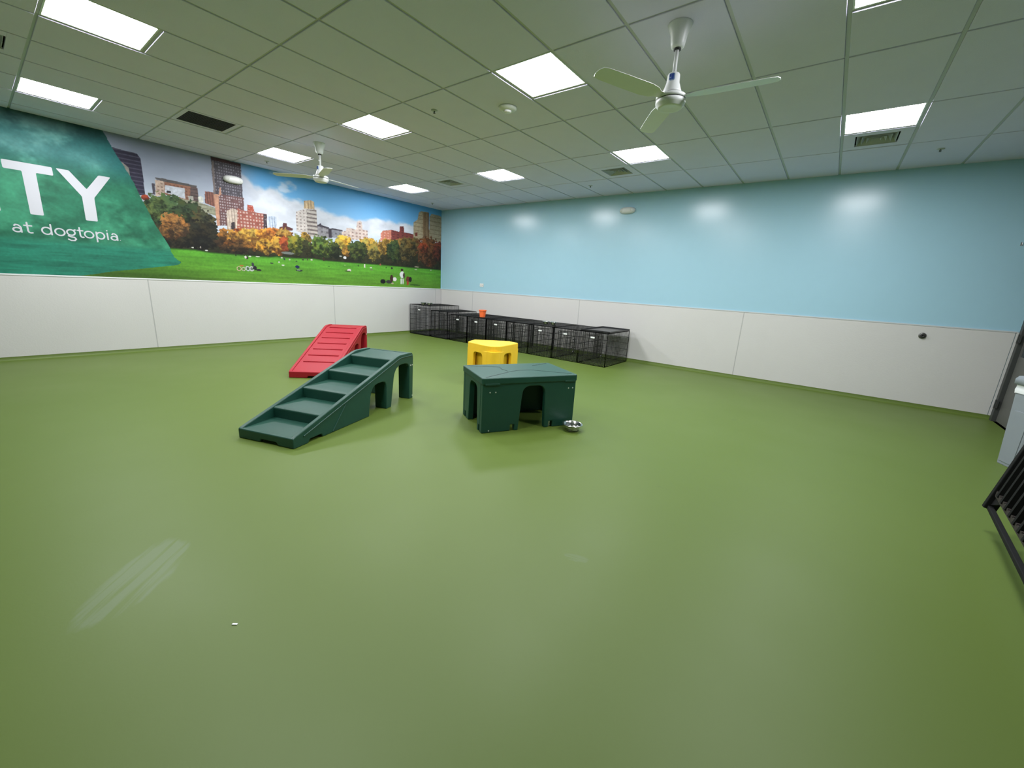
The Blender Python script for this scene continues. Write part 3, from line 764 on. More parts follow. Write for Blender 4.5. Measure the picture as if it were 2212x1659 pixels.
EXTRA_TREES = [(-5.93, 2.10, 0.16, 0.20, (80, 98, 56), (36, 48, 28)), (-5.80, 1.85, 0.2, 0.2, (60, 62, 40), (28, 30, 20))]
def paint_mural(Y, Z):
    C3 = lambda c: np.array(c, float)
    n1 = fbm(Y*1.3, Z*2.2, 3, 5); n2 = fbm(Y*4, Z*6, 9, 4); n3 = fbm(Y*14, Z*18, 21, 3)
    nf = fbm(Y*45, Z*45, 33, 2)
    # sky
    left = 1-sstep(Y, -4.95, -4.3)
    grey = C3((150, 156, 172))[None]*(1-sstep(Z, 2.0, 2.9))[:, None]*1.0
    zz = sstep(Z, 1.9, 3.1)[:, None]
    sky_l = C3((206, 214, 226))*(1-zz)+C3((150, 158, 178))*zz
    sky_l = sky_l*(0.88+0.24*n1)[:, None]
    sky_r = C3((168, 204, 236))*(1-zz)+C3((100, 174, 230))*zz
    cl = interp(CLOUD_LINE, Y)
    edge = cl-Z+(n1-0.5)*0.20+(n2-0.5)*0.14
    white = sstep(edge, -0.03, 0.10)*(1-sstep(edge, 0.40, 0.75)*sstep(Y, -4.2, -2.0)*0.9)
    puff = sstep(n1+0.35*n2, 0.80, 0.95)*sstep(Z, 2.55, 2.75)*(1-sstep(Y, -3.6, -2.9))*0.7
    white = np.maximum(white, puff)[:, None]
    cw = C3((226, 230, 240))*(0.84+0.22*n2)[:, None]
    sky_r = sky_r*(1-white)+cw*white
    c = sky_l*left[:, None]+sky_r*(1-left)[:, None]
    # buildings
    for colr, pts, st in MURAL_SHAPES:
        ys_ = [p[0] for p in pts]; zs_ = [p[1] for p in pts]
        idx = np.where((Y > min(ys_)) & (Y < max(ys_)) & (Z > min(zs_)) & (Z < max(zs_)))[0]
        if not len(idx): continue
        y = Y[idx]; z = Z[idx]
        k = inside(y, z, pts); idx = idx[k]; y = y[k]; z = z[k]
        cc = np.repeat(C3(colr)[None], len(idx), 0)*(0.80+0.2*nf[idx]+0.2*n3[idx])[:, None]
        if st:
            if st[0] == 'h': m = (z/st[1]) % 1 < st[2]; c2 = st[3]
            elif st[0] == 'v': m = (y/st[1]) % 1 < st[2]; c2 = st[3]
            else:
                m = ((y/st[1]) % 1 < st[3]) & ((z/st[2]) % 1 < st[3]) & (value_noise(np.floor(y/st[1])*1.37, np.floor(z/st[2])*1.91, 5) > 0.25); c2 = st[4]
            cc[m] = (C3(c2)*0.7+C3(colr)*0.3)*(0.85+0.3*nf[idx][m])[:, None]
        c[idx] = cc
    # trees
    gl = interp(GRASS_LINE, Y); tb = interp(TREE_BASE, Y)
    wood = (Z < tb+0.07*sstep(Y, -5.2, -4.8)+(n2-0.5)*0.12) & (Y > -6.2)
    c[wood] = (C3((44, 44, 28))*(0.6+0.8*n3[wood])[:, None])
    for k, (cy, cz, ry, rz, l, d) in enumerate(EXTRA_TREES+MURAL_TREES):
        idx = np.where((np.abs(Y-cy) < ry*1.35) & (np.abs(Z-cz) < rz*1.35))[0]
        y = Y[idx]; z = Z[idx]
        dy = (y-cy)/ry; dz = (z-cz)/rz
        e = dy*dy+dz*dz+(n3[idx]-0.5)*1.3+(nf[idx]-0.5)*0.7
        k_ = e < 1.0
        idx = idx[k_]; y = y[k_]; z = z[k_]; dy = dy[k_]; dz = dz[k_]
        tuft = fbm(y*16+k*3, z*20, 50+k, 4)
        lit = np.clip(0.46+0.46*dz-0.20*dy+(tuft-0.5)*2.3+(nf[idx]-0.5)*0.9, 0, 1)[:, None]
        hue = fbm(y*7+k, z*9, 90+k, 3)[:, None]-0.5
        c[idx] = (C3(l)*lit+C3(d)*0.8*(1-lit))*(1+hue*C3((0.5, 0.15, -0.3)))
    # grass
    g = Z < gl
    dep = np.clip((gl-Z)/0.5, 0, 1)[:, None]
    gc = C3((98, 176, 54))*(1-dep)+C3((104, 156, 50))*dep
    streak = fbm(Y*2.2, Z*26, 71, 3)
    gc = gc*(0.80+0.30*streak+0.14*(nf-0.5))[:, None]
    dk = sstep(-Y, 4.6, 6.2)*sstep(dep[:, 0], 0.55, 0.95)
    gc = gc*(1-dk[:, None]*0.32)
    sh = sstep(Z-gl, -0.035, 0.0)*0.55
    gc = gc*(1-sh[:, None])
    c[g] = gc[g]
    # people and picnic things on the lawn
    for cy, cz, ry, rz, colr in MURAL_FIGURES:
        idx = np.where((np.abs(Y-cy) < ry*1.1) & (np.abs(Z-cz) < rz*1.1))[0]
        dy = (Y[idx]-cy)/ry; dz = (Z[idx]-cz)/rz
        k_ = dy**2+dz**2+(nf[idx]-0.5)*0.4 < 1.0
        c[idx[k_]] = C3(colr)
    # teal panel
    ed = list(TEAL_EDGE)
    poly = [(-12.0, 3.3), (ed[0][0]-0.07, 3.3)]+ed+[(-7.1, 1.0), (-12.0, 1.0)]
    o = inside(Y+(n3-0.5)*0.02, Z, poly)
    yo = Y[o]; zo = Z[o]
    m1 = fbm(yo*1.9+7, zo*2.6, 101, 5); m2 = fbm(yo*6, zo*8, 131, 4); m3 = fbm(yo*3.0, zo*30, 151, 3)
    top = sstep(zo, 2.35, 2.75)
    low = 1-sstep(zo, 1.52, 1.64)
    mist = sstep(m1+0.4*(m2-0.5), 0.38, 0.66)
    tc_ = (C3((30, 104, 104))*(1-mist)[:, None]+C3((112, 182, 174))*mist[:, None])
    mid = C3((44, 122, 92))*(1-mist)[:, None]+C3((66, 152, 116))*mist[:, None]
    mid = mid*(0.82+0.36*m2)[:, None]
    lo = C3((44, 138, 112))*(0.80+0.40*m3)[:, None]
    rightglow = sstep(yo, -6.9, -6.1)[:, None]*0.35
    tc_ = tc_*(1-rightglow)+C3((70, 158, 160))*rightglow
    glow = 0.62*np.exp(-((yo+7.25)/0.55)**2-((zo-2.74)/0.17)**2)+0.5*np.exp(-((yo+6.55)/0.22)**2-((zo-2.62)/0.22)**2)
    glow = np.clip(glow*(0.6+0.9*m2), 0, 0.85)[:, None]
    tc_ = tc_*(1-glow)+C3((124, 190, 184))*glow
    tc_ = tc_*(1-0.40*sstep(zo, 2.88, 3.10)*(0.6+0.6*m1))[:, None]
    tt = tc_*top[:, None]+mid*(1-top)[:, None]
    tt = tt*(1-low)[:, None]+lo*low[:, None]
    tt = tt*(0.94+0.12*nf[o])[:, None]
    c[o] = tt*0.94
    return np.clip(c, 0, 255)

def build_mural():
    ysl = list(np.arange(FY, -7.85, 0.04))
    y = -7.85
    while y < -0.02:
        ysl.append(y)
        y += 0.0046+0.0085*(y+7.85)/7.85
    ysl.append(-0.020)
    ysl = np.array(ysl); zsl = np.linspace(WZ+0.014, H-0.001, 350)
    Yg, Zg = np.meshgrid(ysl, zsl, indexing='ij')
    Y = Yg.ravel(); Z = Zg.ravel()
    rgb = paint_mural(Y, Z)/255.0
    rgb = np.where(rgb <= 0.04045, rgb/12.92, ((rgb+0.055)/1.055)**2.4)
    rgb = np.clip(rgb*MURAL_GAIN, 0, 0.9)
    ny, nz = len(ysl), len(zsl)
    nv = ny*nz
    co = np.empty((nv, 3), np.float32); co[:, 0] = 0.003; co[:, 1] = Y; co[:, 2] = Z
    ii = np.arange((ny-1)*nz).reshape(ny-1, nz)[:, :-1].ravel()
    quads = np.stack([ii, ii+nz, ii+nz+1, ii+1], 1).astype(np.int32)
    me = bpy.data.meshes.new('mural_print')
    me.vertices.add(nv); me.vertices.foreach_set('co', co.ravel())
    nf = len(quads)
    me.loops.add(nf*4); me.loops.foreach_set('vertex_index', quads.ravel())
    me.polygons.add(nf); me.polygons.foreach_set('loop_start', np.arange(0, nf*4, 4, dtype=np.int32))
    try: me.polygons.foreach_set('loop_total', np.full(nf, 4, np.int32))
    except Exception: pass
    me.update(calc_edges=True)
    at = me.color_attributes.new('print', 'FLOAT_COLOR', 'POINT')
    at.data.foreach_set('color', np.concatenate([rgb, np.ones((nv, 1))], 1).astype(np.float32).ravel())
    m = bpy.data.materials.new('printed_mural'); m.use_nodes = True
    nt = m.node_tree; b = nt.nodes['Principled BSDF']
    a = nt.nodes.new('ShaderNodeAttribute'); a.attribute_name = 'print'
    nt.links.new(a.outputs['Color'], b.inputs['Base Color'])
    b.inputs['Roughness'].default_value = 0.6; b.inputs['Specular IOR Level'].default_value = 0.3
    me.materials.append(m)
    return me
MURAL_GAIN = 0.82
mural = thing('wall_mural', 'long printed wall mural of a city skyline, autumn trees and a park lawn', 'mural')
link('mural_print', build_mural(), None, mural)
link_edge = obj('backing_sheet', nbox(0.0, 0.002, FY, -0.02, WZ+0.014, H-0.001), M_PAPER, mural)

M_LETTER = mat('white_lettering', (0.54, 0.54, 0.58), rough=0.5, var=0.01)
def letter(name, polys):
    bm = bmesh.new()
    for p in polys: prism(bm, p, 0.0034, 0.0044, lambda u, v, t: (t, u, v))
    return obj(name, bm, M_LETTER, mural)
def stroke(pts, w):
    """outline polygons of a polyline drawn with a round pen"""
    out = []
    for (a, b) in zip(pts, pts[1:]):
        a = Vector(a); b = Vector(b); d = b-a
        if d.length < 1e-6: continue
        an = math.degrees(math.atan2(d.y, d.x))
        out.append(arc(a.x, a.y, w/2, an+90, an+270, 5)+arc(b.x, b.y, w/2, an-90, an+90, 5))
    return out
letter('letter_t', [round_poly([(-7.355, 2.522), (-6.928, 2.522), (-6.928, 2.420), (-7.082, 2.420), (-7.086, 1.899), (-7.204, 1.899), (-7.202, 2.420), (-7.355, 2.420)], 0.014)])
letter('letter_y', [round_poly([(-6.895, 2.522), (-6.776, 2.522), (-6.632, 2.314), (-6.488, 2.522), (-6.366, 2.522), (-6.570, 2.212), (-6.575, 1.899), (-6.695, 1.899), (-6.692, 2.210)], 0.014)])
letter('letter_i', [round_poly([(-7.565, 2.522), (-7.447, 2.522), (-7.447, 1.899), (-7.565, 1.899)], 0.014)])
SW = 0.0165
xh = 0.088; zb = 1.664
def ring(cx, rx, a0=0, a1=360, n=22, cz=None, rz=None):
    cz = zb+xh/2 if cz is None else cz; rz = xh/2 if rz is None else rz
    return [(cx+rx*math.cos(math.radians(a0+(a1-a0)*i/n)), cz+rz*math.sin(math.radians(a0+(a1-a0)*i/n))) for i in range(n+1)]
def l_a(x0, x1):
    cx = (x0+x1)/2; r_ = (x1-x0)/2
    return [ [(x0+0.012, zb+xh-0.012), (cx-0.01, zb+xh), (cx+0.012, zb+xh-0.002), (x1-0.004, zb+xh-0.020), (x1, zb+xh*0.62), (x1, zb)],
             ring(cx-0.002, r_, 0, 360, 20, zb+0.026, 0.026) ]
def l_t(x0, x1):
    cx = x0+(x1-x0)*0.42
    return [ [(cx, zb+0.125), (cx, zb+0.022), (cx+0.006, zb+0.006), (cx+0.020, zb), (x1, zb+0.003)], [(x0, zb+xh), (x1, zb+xh)] ]
WORDS = []
WORDS += [('letter_a', l_a(-7.378, -7.312)), ('letter_t', l_t(-7.282, -7.218)),
          ('letter_d', [ring(-7.090, 0.042), [(-7.048, zb), (-7.048, zb+0.128)]]),
          ('letter_o', [ring(-6.970, 0.044)]),
          ('letter_g', [ring(-6.866, 0.038, cz=zb+0.052, rz=0.036), [(-6.842, zb+0.080), (-6.822, zb+0.090)], [(-6.885, zb+0.020), (-6.895, zb+0.004), (-6.872, zb-0.006), (-6.840, zb-0.010), (-6.826, zb-0.030), (-6.842, zb-0.052), (-6.876, zb-0.054), (-6.900, zb-0.040)]]),
          ('letter_t', l_t(-6.800, -6.748)),
          ('letter_o', [ring(-6.690, 0.044)]),
          ('letter_p', [ring(-6.574, 0.040), [(-6.614, zb+xh), (-6.614, zb-0.042)]]),
          ('letter_i', [[(-6.500, zb), (-6.500, zb+xh)], [(-6.500, zb+0.120), (-6.500, zb+0.122)]]),
          ('letter_a', l_a(-6.462, -6.398)),
          ('trade_mark_dot', [[(-6.372, zb+0.004), (-6.366, zb+0.004)]])]
for nm, strokes in WORDS:
    polys = []
    for s in strokes: polys += stroke(s, SW if 'dot' not in nm else 0.007)
    bm = bmesh.new()
    for k, p in enumerate(polys):
        e = 0.00001*k
        prism(bm, p, 0.0034, 0.0042+e, lambda u, v, t: (t, u, v))
    obj(nm, bm, M_LETTER, mural)

# ------------------------------------------------------------------ things on the walls
def emergency_light(label, loc, rotz):
    t = thing('emergency_light', label, 'emergency light', loc, rotz, 'oval emergency lights')
    bm = bmesh.new()
    rows = []
    for k, (sc, dd) in enumerate(((1.0, 0.0), (1.0, 0.018), (0.94, 0.045), (0.80, 0.068), (0.5, 0.080), (0.0, 0.083))):
        if sc == 0: rows.append([bm.verts.new((0, -dd, 0))]); continue
        rows.append([bm.verts.new((0.150*sc*math.copysign(abs(math.cos(a))**0.8, math.cos(a)), -dd, 0.062*sc*math.copysign(abs(math.sin(a))**0.8, math.sin(a)))) for a in [2*math.pi*i/36 for i in range(36)]])
    for p, q in zip(rows, rows[1:]):
        for i in range(36):
            j = (i+1) % 36
            bm.faces.new((p[i], p[j], q[0]) if len(q) == 1 else (p[i], p[j], q[j], q[i]))
    bm.faces.new(rows[0][::-1])
    obj('housing', bm, M_WHITE_PLASTIC, t, smooth=True)
    for s in (-1, 1):
        bm = bmesh.new(); lathe(bm, [(0, 0.012), (0.030, 0.012), (0.034, 0.004), (0.034, -0.006), (0, -0.006)], 20)
        lens = obj('lamp_lens', bm, mat('lamp_lens', (0.62, 0.62, 0.58), rough=0.2), t, smooth=True)
        lens.location = (s*0.095, -0.056, 0.008); lens.rotation_euler = (math.radians(80), 0, math.radians(s*30))
    return t
emergency_light('white oval emergency light fixed over a printed dark tower on the mural', (0.006, -4.805, 2.825), math.radians(90))
emergency_light('pale oval emergency light high on the plain blue wall', (5.12, -0.002, 2.828), 0.0)

t = thing('wall_outlet', 'small white outlet plate low on the blue wall above the orange bucket', 'outlet', (1.485, -0.002, 1.293))
obj('plate', nbox(-0.062, 0.062, -0.007, 0, -0.040, 0.040), M_WHITE_PLASTIC, t, bevel=0.003)
for s in (-1, 1):
    obj('socket', nbox(s*0.024-0.014, s*0.024+0.014, -0.009, -0.005, -0.014, 0.014), mat('outlet_socket', (0.5, 0.5, 0.49), rough=0.4), t, bevel=0.002)

t = thing('wall_tap_cap', 'round black wall cap with a metal flange on the white panel at right', 'wall cap', (9.553, -0.0125, 0.985))
def rotlathe(name, prof, m, parent, n=28):
    bm = bmesh.new(); lathe(bm, prof, n)
    bmesh.ops.rotate(bm, verts=bm.verts, cent=(0, 0, 0), matrix=Matrix.Rotation(math.radians(90), 3, 'X'))
    return obj(name, bm, m, parent, smooth=True)
rotlathe('flange', [(0, 0), (0.040, 0), (0.040, 0.006), (0.032, 0.012), (0, 0.012)], mat('dull_grey_metal', (0.16, 0.16, 0.15), rough=0.4, metal=0.8), t)
rotlathe('knob', [(0, 0.010), (0.026, 0.010), (0.027, 0.030), (0.020, 0.038), (0.010, 0.039), (0.009, 0.030), (0, 0.030)], M_RUBBER, t)
t = thing('wall_hook', 'small bright metal hook at the right edge of the blue wall', 'hook', (10.168, -0.001, 2.165))
bm = bmesh.new(); box(bm, -0.010, 0.010, -0.004, 0, -0.02, 0.02); obj('plate', bm, M_STEEL, t)
bm = bmesh.new(); bar(bm, (0, -0.002, 0), (0, -0.035, -0.004), 0.006, n=8); bar(bm, (0, -0.035, -0.006), (0, -0.035, 0.016), 0.006, n=8); obj('prong', bm, M_STEEL, t)

# ------------------------------------------------------------------ wire dog crates
def wire_panel(name, parent, fn, u0, u1, v0, v1, m, du=0.027, dv=0.125, thin=0.0034, mid=0.0050, edge=0.0095):
    bm = bmesh.new()
    n = max(2, round((u1-u0)/du)); k = max(2, round((v1-v0)/dv))
    for i in range(1, n):
        u = u0+(u1-u0)*i/n; bar(bm, fn(u, v0), fn(u, v1), thin)
    for i in range(1, k):
        v = v0+(v1-v0)*i/k; bar(bm, fn(u0, v), fn(u1, v), mid)
    for a, b in (((u0, v0), (u1, v0)), ((u0, v1), (u1, v1)), ((u0, v0), (u0, v1)), ((u1, v0), (u1, v1))):
        bar(bm, fn(*a), fn(*b), edge)
    return obj(name, bm, m, parent)

def crate(label, x0, x1, y0, y1, h, tagged=True, pan=False, side_door=False, dense=1.0):
    t = thing('dog_crate', label, 'dog crate', ((x0+x1)/2, (y0+y1)/2, 0), group='black wire dog crates in a row along the blue wall')
    w = (x1-x0)/2-0.008; d = (y1-y0)/2
    zb0 = 0.004
    du = 0.027/dense
    wire_panel('front_panel', t, lambda u, v: (u, -d, v), -w, w, zb0, h, M_BLACK, du)
    wire_panel('back_panel', t, lambda u, v: (u, d, v), -w, w, zb0, h, M_BLACK, du)
    wire_panel('side_panel', t, lambda u, v: (-w, u, v), -d, d, zb0, h, M_BLACK, 0.034)
    wire_panel('side_panel', t, lambda u, v: (w, u, v), -d, d, zb0, h, M_BLACK, 0.034)
    wire_panel('top_panel', t, lambda u, v: (u, v, h), -w, w, -d, d, M_BLACK, du, 0.10)
    wire_panel('floor_panel', t, lambda u, v: (u, v, zb0), -w, w, -d, d, M_BLACK, 0.060, 0.10, 0.0036, 0.0048)
    # door with its own frame and latches, standing just proud of the front
    dr = wire_panel('door', t, lambda u, v: (u, -d-0.007, v), -w*0.55, w*0.72, 0.06, h-0.05, M_BLACK, 0.032, 0.13, 0.0036, 0.0050, 0.0085)
    for z in (h*0.35, h*0.72):
        bm = bmesh.new(); bar(bm, (w*0.60, -d-0.015, z), (w*0.88, -d-0.015, z), 0.008); bar(bm, (w*0.70, -d-0.015, z), (w*0.70, -d-0.035, z-0.02), 0.007)
        obj('latch', bm, M_BLACK, dr)
    if tagged:
        obj('name_plate', nbox(-0.045, 0.035, -d-0.018, -d-0.012, h*0.84-0.014, h*0.84+0.014), M_PAPER, t, bevel=0.003)
    if pan:
        tray(t, 'floor_pan', 0, 0, 0.009, w-0.012, d-0.012)
    return t

def tray(parent, name, cx, cy, z, w, d, hh=0.028, m=None):
    bm = bmesh.new()
    box(bm, cx-w, cx+w, cy-d, cy+d, z, z+0.006)
    for a in ((-w, w, -d, -d+0.008), (-w, w, d-0.008, d), (-w, -w+0.008, -d, d), (w-0.008, w, -d, d)):
        box(bm, cx+a[0], cx+a[1], cy+a[2], cy+a[3], z, z+hh)
    return obj(name, bm, m or M_PAN, parent, bevel=0.002, bseg=1)
M_PAN = mat('black_plastic_pan', (0.022, 0.023, 0.025), rough=0.32, var=0.1)

CY0, CY1 = -1.12, -0.14
crate('tallest black wire crate in the far corner with steel bowls on top', 0.08, 0.84, CY0, CY1, 0.735, tagged=True, pan=True)
crate('second-tallest black wire crate beside the corner crate, without bowls or bucket', 0.87, 1.46, CY0, CY1, 0.640, tagged=False, pan=True)
SMALL = [(1.52, 'lower black wire crate next to the two tall crates, left of the bucket', True),
         (2.09, 'black wire crate carrying the orange bucket', True),
         (2.66, 'black wire crate just right of the bucket crate, behind the yellow block', True),
         (3.23, 'black wire crate in the middle of the row lacking a white name plate', False),
         (3.80, 'black wire crate with two small steel bowls on its top', True),
         (4.37, 'second black wire crate from the right end of the row', True),
         (4.94, 'rightmost black wire crate with a solid black tray lying on top', True)]
for x, lb, tg in SMALL:
    crate(lb, x, x+0.565, CY0, CY1, 0.602, tagged=tg)
# loose tray on the last crate
t = thing('crate_tray', 'shallow black plastic tray lying on the rightmost wire crate', 'tray', (5.215, -0.60, 0.607))
tray(t, 'pan', 0, 0, 0.0, 0.285, 0.46, 0.030)

def bowl(label, loc, r, h, group, flare=0.012):
    t = thing('dog_bowl', label, 'dog bowl', loc, group=group)
    bm = bmesh.new()
    lathe(bm, [(0, 0.0), (r*0.66, 0.0), (r*0.70, 0.004), (r*0.84, h*0.55), (r*0.90, h*0.93), (r+flare*0.3, h), (r+flare, h-0.002), (r+flare, h-0.005), (r, h-0.004)], 36)
    obj('outer_wall', bm, M_STEEL, t, smooth=True)
    bm = bmesh.new()
    lathe(bm, [(r+flare*0.3, h+0.0005), (r*0.88, h*0.93), (r*0.80, h*0.5), (r*0.64, 0.006), (0, 0.006)], 36)
    obj('inner_wall', bm, M_STEEL, t, smooth=True)
    bm = bmesh.new(); lathe(bm, [(r*0.60, 0.0), (r*0.70, 0.0), (r*0.71, 0.006), (r*0.60, 0.006)], 32)
    obj('base_ring', bm, M_RUBBER, t, smooth=True)
bowl('stainless steel dog bowl on the floor beside the big green box', (6.715, -4.432, 0.0), 0.088, 0.068, 'steel dog bowls')
bowl('left steel bowl of the pair on the tallest corner crate', (0.50, -1.03, 0.742), 0.075, 0.055, 'steel dog bowls')
bowl('right steel bowl of the pair on the tallest corner crate', (0.655, -0.97, 0.742), 0.070, 0.055, 'steel dog bowls')
bowl('left steel bowl of the pair on the mid-row crate', (3.985, -0.80, 0.609), 0.066, 0.058, 'steel dog bowls')
bowl('right steel bowl of the pair on the mid-row crate', (4.145, -0.77, 0.609), 0.066, 0.058, 'steel dog bowls')

t = thing('bucket', 'orange plastic bucket standing on a wire crate', 'bucket', (2.40, -0.96, 0.609))
t.scale = (1.14, 1.14, 1.14)
bm = bmesh.new()
def sq_ring(bm, r, z, n=32):
    return [bm.verts.new((r*math.copysign(abs(math.cos(a))**0.7, math.cos(a)), r*math.copysign(abs(math.sin(a))**0.7, math.sin(a)), z)) for a in [2*math.pi*i/n+0.01 for i in range(n)]]
def skin(bm, rings, close=True):
    for p, q in zip(rings, rings[1:]):
        n = len(p)
        for i in range(n):
            bm.faces.new((p[i], p[(i+1) % n], q[(i+1) % n], q[i]))
rs = [sq_ring(bm, r, z) for r, z in ((0.046, 0.0), (0.049, 0.003), (0.062, 0.125), (0.062, 0.128), (0.059, 0.128), (0.046, 0.006))]
skin(bm, rs); bm.faces.new(rs[0][::-1]); bm.faces.new(rs[-1])
obj('bucket_body', bm, M_ORANGE, t, smooth=False)
bm = bmesh.new()
rs = [sq_ring(bm, r, z) for r, z in ((0.0625, 0.120), (0.069, 0.120), (0.070, 0.136), (0.0665, 0.139), (0.060, 0.137), (0.0595, 0.122))]
skin(bm, rs); skin(bm, [rs[-1], rs[0]])
obj('rim', bm, M_ORANGE, t)

# ------------------------------------------------------------------ play furniture
NOSE = [(0.32, 0.186), (0.66, 0.291), (1.005, 0.398), (1.352, 0.506)]
SIDE = [(0.0, 0.0), (0.150, 0.0), (0.168, 0.030), (0.292, 0.030), (0.310, 0.0), (0.920, 0.0), (0.952, 0.190), (0.966, 0.236), (0.992, 0.276), (1.030, 0.298), (1.080, 0.306), (1.150, 0.306), (1.188, 0.296), (1.206, 0.268), (1.210, 0.230), (1.203, 0.0),
        (1.290, 0.0), (1.345, 0.300), (1.362, 0.356), (1.395, 0.400), (1.440, 0.424), (1.500, 0.432), (1.570, 0.430), (1.615, 0.418), (1.640, 0.385), (1.645, 0.340), (1.640, 0.0),
        (1.712, 0.0), (1.728, 0.470), (1.722, 0.515), (1.700, 0.536), (1.640, 0.540), (1.480, 0.540), (1.440, 0.535), (1.400, 0.525), (0.035, 0.098), (0.006, 0.086), (0.0, 0.070)]
def play_ramp(name, label, loc, rotz, m, m_line, stairs):
    t = thing(name, label, 'dog ramp', loc, rotz)
    HW, TH = 0.287, 0.036
    for s in (-1, 1):
        bm = bmesh.new()
        prism(bm, SIDE, s*(HW-TH), s*HW, lambda u, v, w: (u, w*(1+0.025*u), v))
        sp = obj('side_panel', bm, m, t, bevel=0.007, bseg=2)
        # raised moulding line on the side
        bm = bmesh.new()
        path = [(0.10, 0.075), (1.41, 0.488), (1.48, 0.505), (1.70, 0.505)]
        for a, b in zip(path, path[1:]):
            bar(bm, (a[0], s*(HW+0.002)*(1+0.025*a[0]), a[1]), (b[0], s*(HW+0.002)*(1+0.025*b[0]), b[1]), 0.010)
        a, b = (0.42, 0.01), (0.60, 0.215)
        bar(bm, (a[0], s*(HW+0.001)*(1+0.025*a[0]), a[1]), (b[0], s*(HW+0.001)*(1+0.025*b[0]), b[1]), 0.010)
        obj('moulding', bm, m, sp, bevel=0.003, bseg=1)
        for z, x in ((0.392, 1.672), (0.392, 1.704), (0.03, 1.70)):
            bm = bmesh.new(); lathe(bm, [(0, 0.004), (0.0065, 0.003), (0.0075, 0.0), (0, 0.0)], 12)
            bmesh.ops.rotate(bm, verts=bm.verts, cent=(0, 0, 0), matrix=Matrix.Rotation(math.radians(-90*s), 3, 'X'))
            o = obj('screw', bm, M_SCREW, sp); o.location = (x, s*HW*(1+0.025*x), z)
        # legs: thick posts behind the arches
        for x0, x1, zt in ((1.203, 1.290, 0.33), (1.640, 1.712, 0.46)):
            bm = bmesh.new()
            y0, y1 = (0.15, HW-0.01)
            k = 0.012 if x1 < 1.5 else 0.004
            pts = [(x0, 0.0), (x1, 0.0), (x1+k*4, zt), (x0-k*0.2, zt)]
            prism(bm, pts, s*y0, s*y1, lambda u, v, w: (u, w*(1+0.025*u), v))
            obj('leg', bm, m, t, bevel=0.008, bseg=2)
    W2 = HW-TH+0.004
    wide = lambda x: W2*(1+0.025*x)
    bm = bmesh.new()
    pts = [(-HW, 0.0), (-0.128, 0.0), (-0.110, 0.026), (0.045, 0.026), (0.062, 0.0), (HW, 0.0), (HW, 0.086), (-HW, 0.086)]
    prism(bm, pts, -0.001, 0.040, lambda u, v, w: (w, u, v))
    obj('front_lip', bm, m, t, bevel=0.010, bseg=3)
    bm = bmesh.new(); box(bm, 1.690, 1.722, -wide(1.7), wide(1.7), 0.42, 0.530); obj('back_panel', bm, m, t, bevel=0.006)
    if stairs:
        xs_ = [0.012]+[n[0] for n in NOSE]+[1.715]
        zs_ = [0.084]+[n[1] for n in NOSE]
        for k in range(5):
            x0, x1, z = xs_[k], xs_[k+1], zs_[k]
            bm = bmesh.new()
            up = 0.022 if k == 4 else 0.006
            w0, w1 = wide(x0), wide(x1)
            th = 0.022
            dn = (zs_[k]-zs_[k-1]) if k else 0.03
            # tread top with a front riser below its nosing
            pr_ = [(x0, z-dn-0.01), (x0+0.022, z-dn-0.01), (x0+0.026, z-th), (x1+0.02 if k < 4 else x1, z-th+up), (x1+0.02 if k < 4 else x1, z+up*0.9), (x1-0.05, z+up*0.8), (x0+0.03, z), (x0+0.008, z-0.003), (x0, z-0.012)]
            prism(bm, pr_, -1, 1, lambda u, v, w: (u, w*wide(u), v))
            obj('step', bm, m, t, bevel=0.006, bseg=2)
    else:
        bm = bmesh.new()
        pr_ = [(0.01, 0.078), (1.42, 0.516), (1.46, 0.524), (1.715, 0.526), (1.715, 0.500), (1.46, 0.498), (0.01, 0.050)]
        prism(bm, pr_, -1, 1, lambda u, v, w: (u, w*wide(u), v))
        pl = obj('ramp_surface', bm, m, t, bevel=0.004)
        for k in range(7):
            x = 0.30+k*0.187; z = 0.078+(x-0.01)*(0.516-0.078)/1.41
            bm = bmesh.new()
            prism(bm, [(-0.020, -0.004), (0.016, -0.004), (0.014, 0.004), (-0.020, 0.012)], -0.80, 0.80, lambda u, v, w: (x+u, w*wide(x), z+v+u*0.31))
            obj('ridge', bm, m, t, bevel=0.003)
    return t
play_ramp('dog_stairs', 'dark green plastic dog stairs with five deep steps and arched legs', (5.10, -6.563, 0), math.radians(109.5), M_GREEN, M_GREEN_LINE, True)
play_ramp('dog_ramp', 'red plastic dog ramp with raised cross ridges behind the green stairs', (3.24, -5.255, 0), math.radians(133.0), M_RED, M_RED_LINE, False)

# big green play box
t = thing('play_box', 'large dark green plastic box table with arched openings and creased top', 'play box', (6.14, -4.577, 0), math.radians(61))
L2, W2b, HB = 0.490, 0.298, 0.53
def arch_outline(u0, u1, top, ob, ot, ah, r, notches):
    """bottom-up wall outline with one arch (ob = bottom edges, ot = top edges) and small notches"""
    pts = [(u0, 0.0)]
    for n0, n1, nh in [n for n in notches if n[0] < ob[0]]:
        pts += [(n0, 0.0), (n0, nh), (n1, nh), (n1, 0.0)]
    pts += [(ob[0], 0.0), (ot[0], ah-r)]
    for a in range(1, 6): 
        q = math.radians(180-15*a); pts.append((ot[0]+r+r*math.cos(q), ah-r+r*math.sin(q)))
    pts.append((ot[0]+r, ah)); pts.append((ot[1]-r, ah))
    for a in range(1, 6):
        q = math.radians(90-15*a); pts.append((ot[1]-r+r*math.cos(q), ah-r+r*math.sin(q)))
    pts += [(ot[1], ah-r), (ob[1], 0.0)]
    for n0, n1, nh in [n for n in notches if n[0] > ob[1]]:
        pts += [(n0, 0.0), (n0, nh), (n1, nh), (n1, 0.0)]
    pts += [(u1, 0.0), (u1, top), (u0, top)]
    return pts
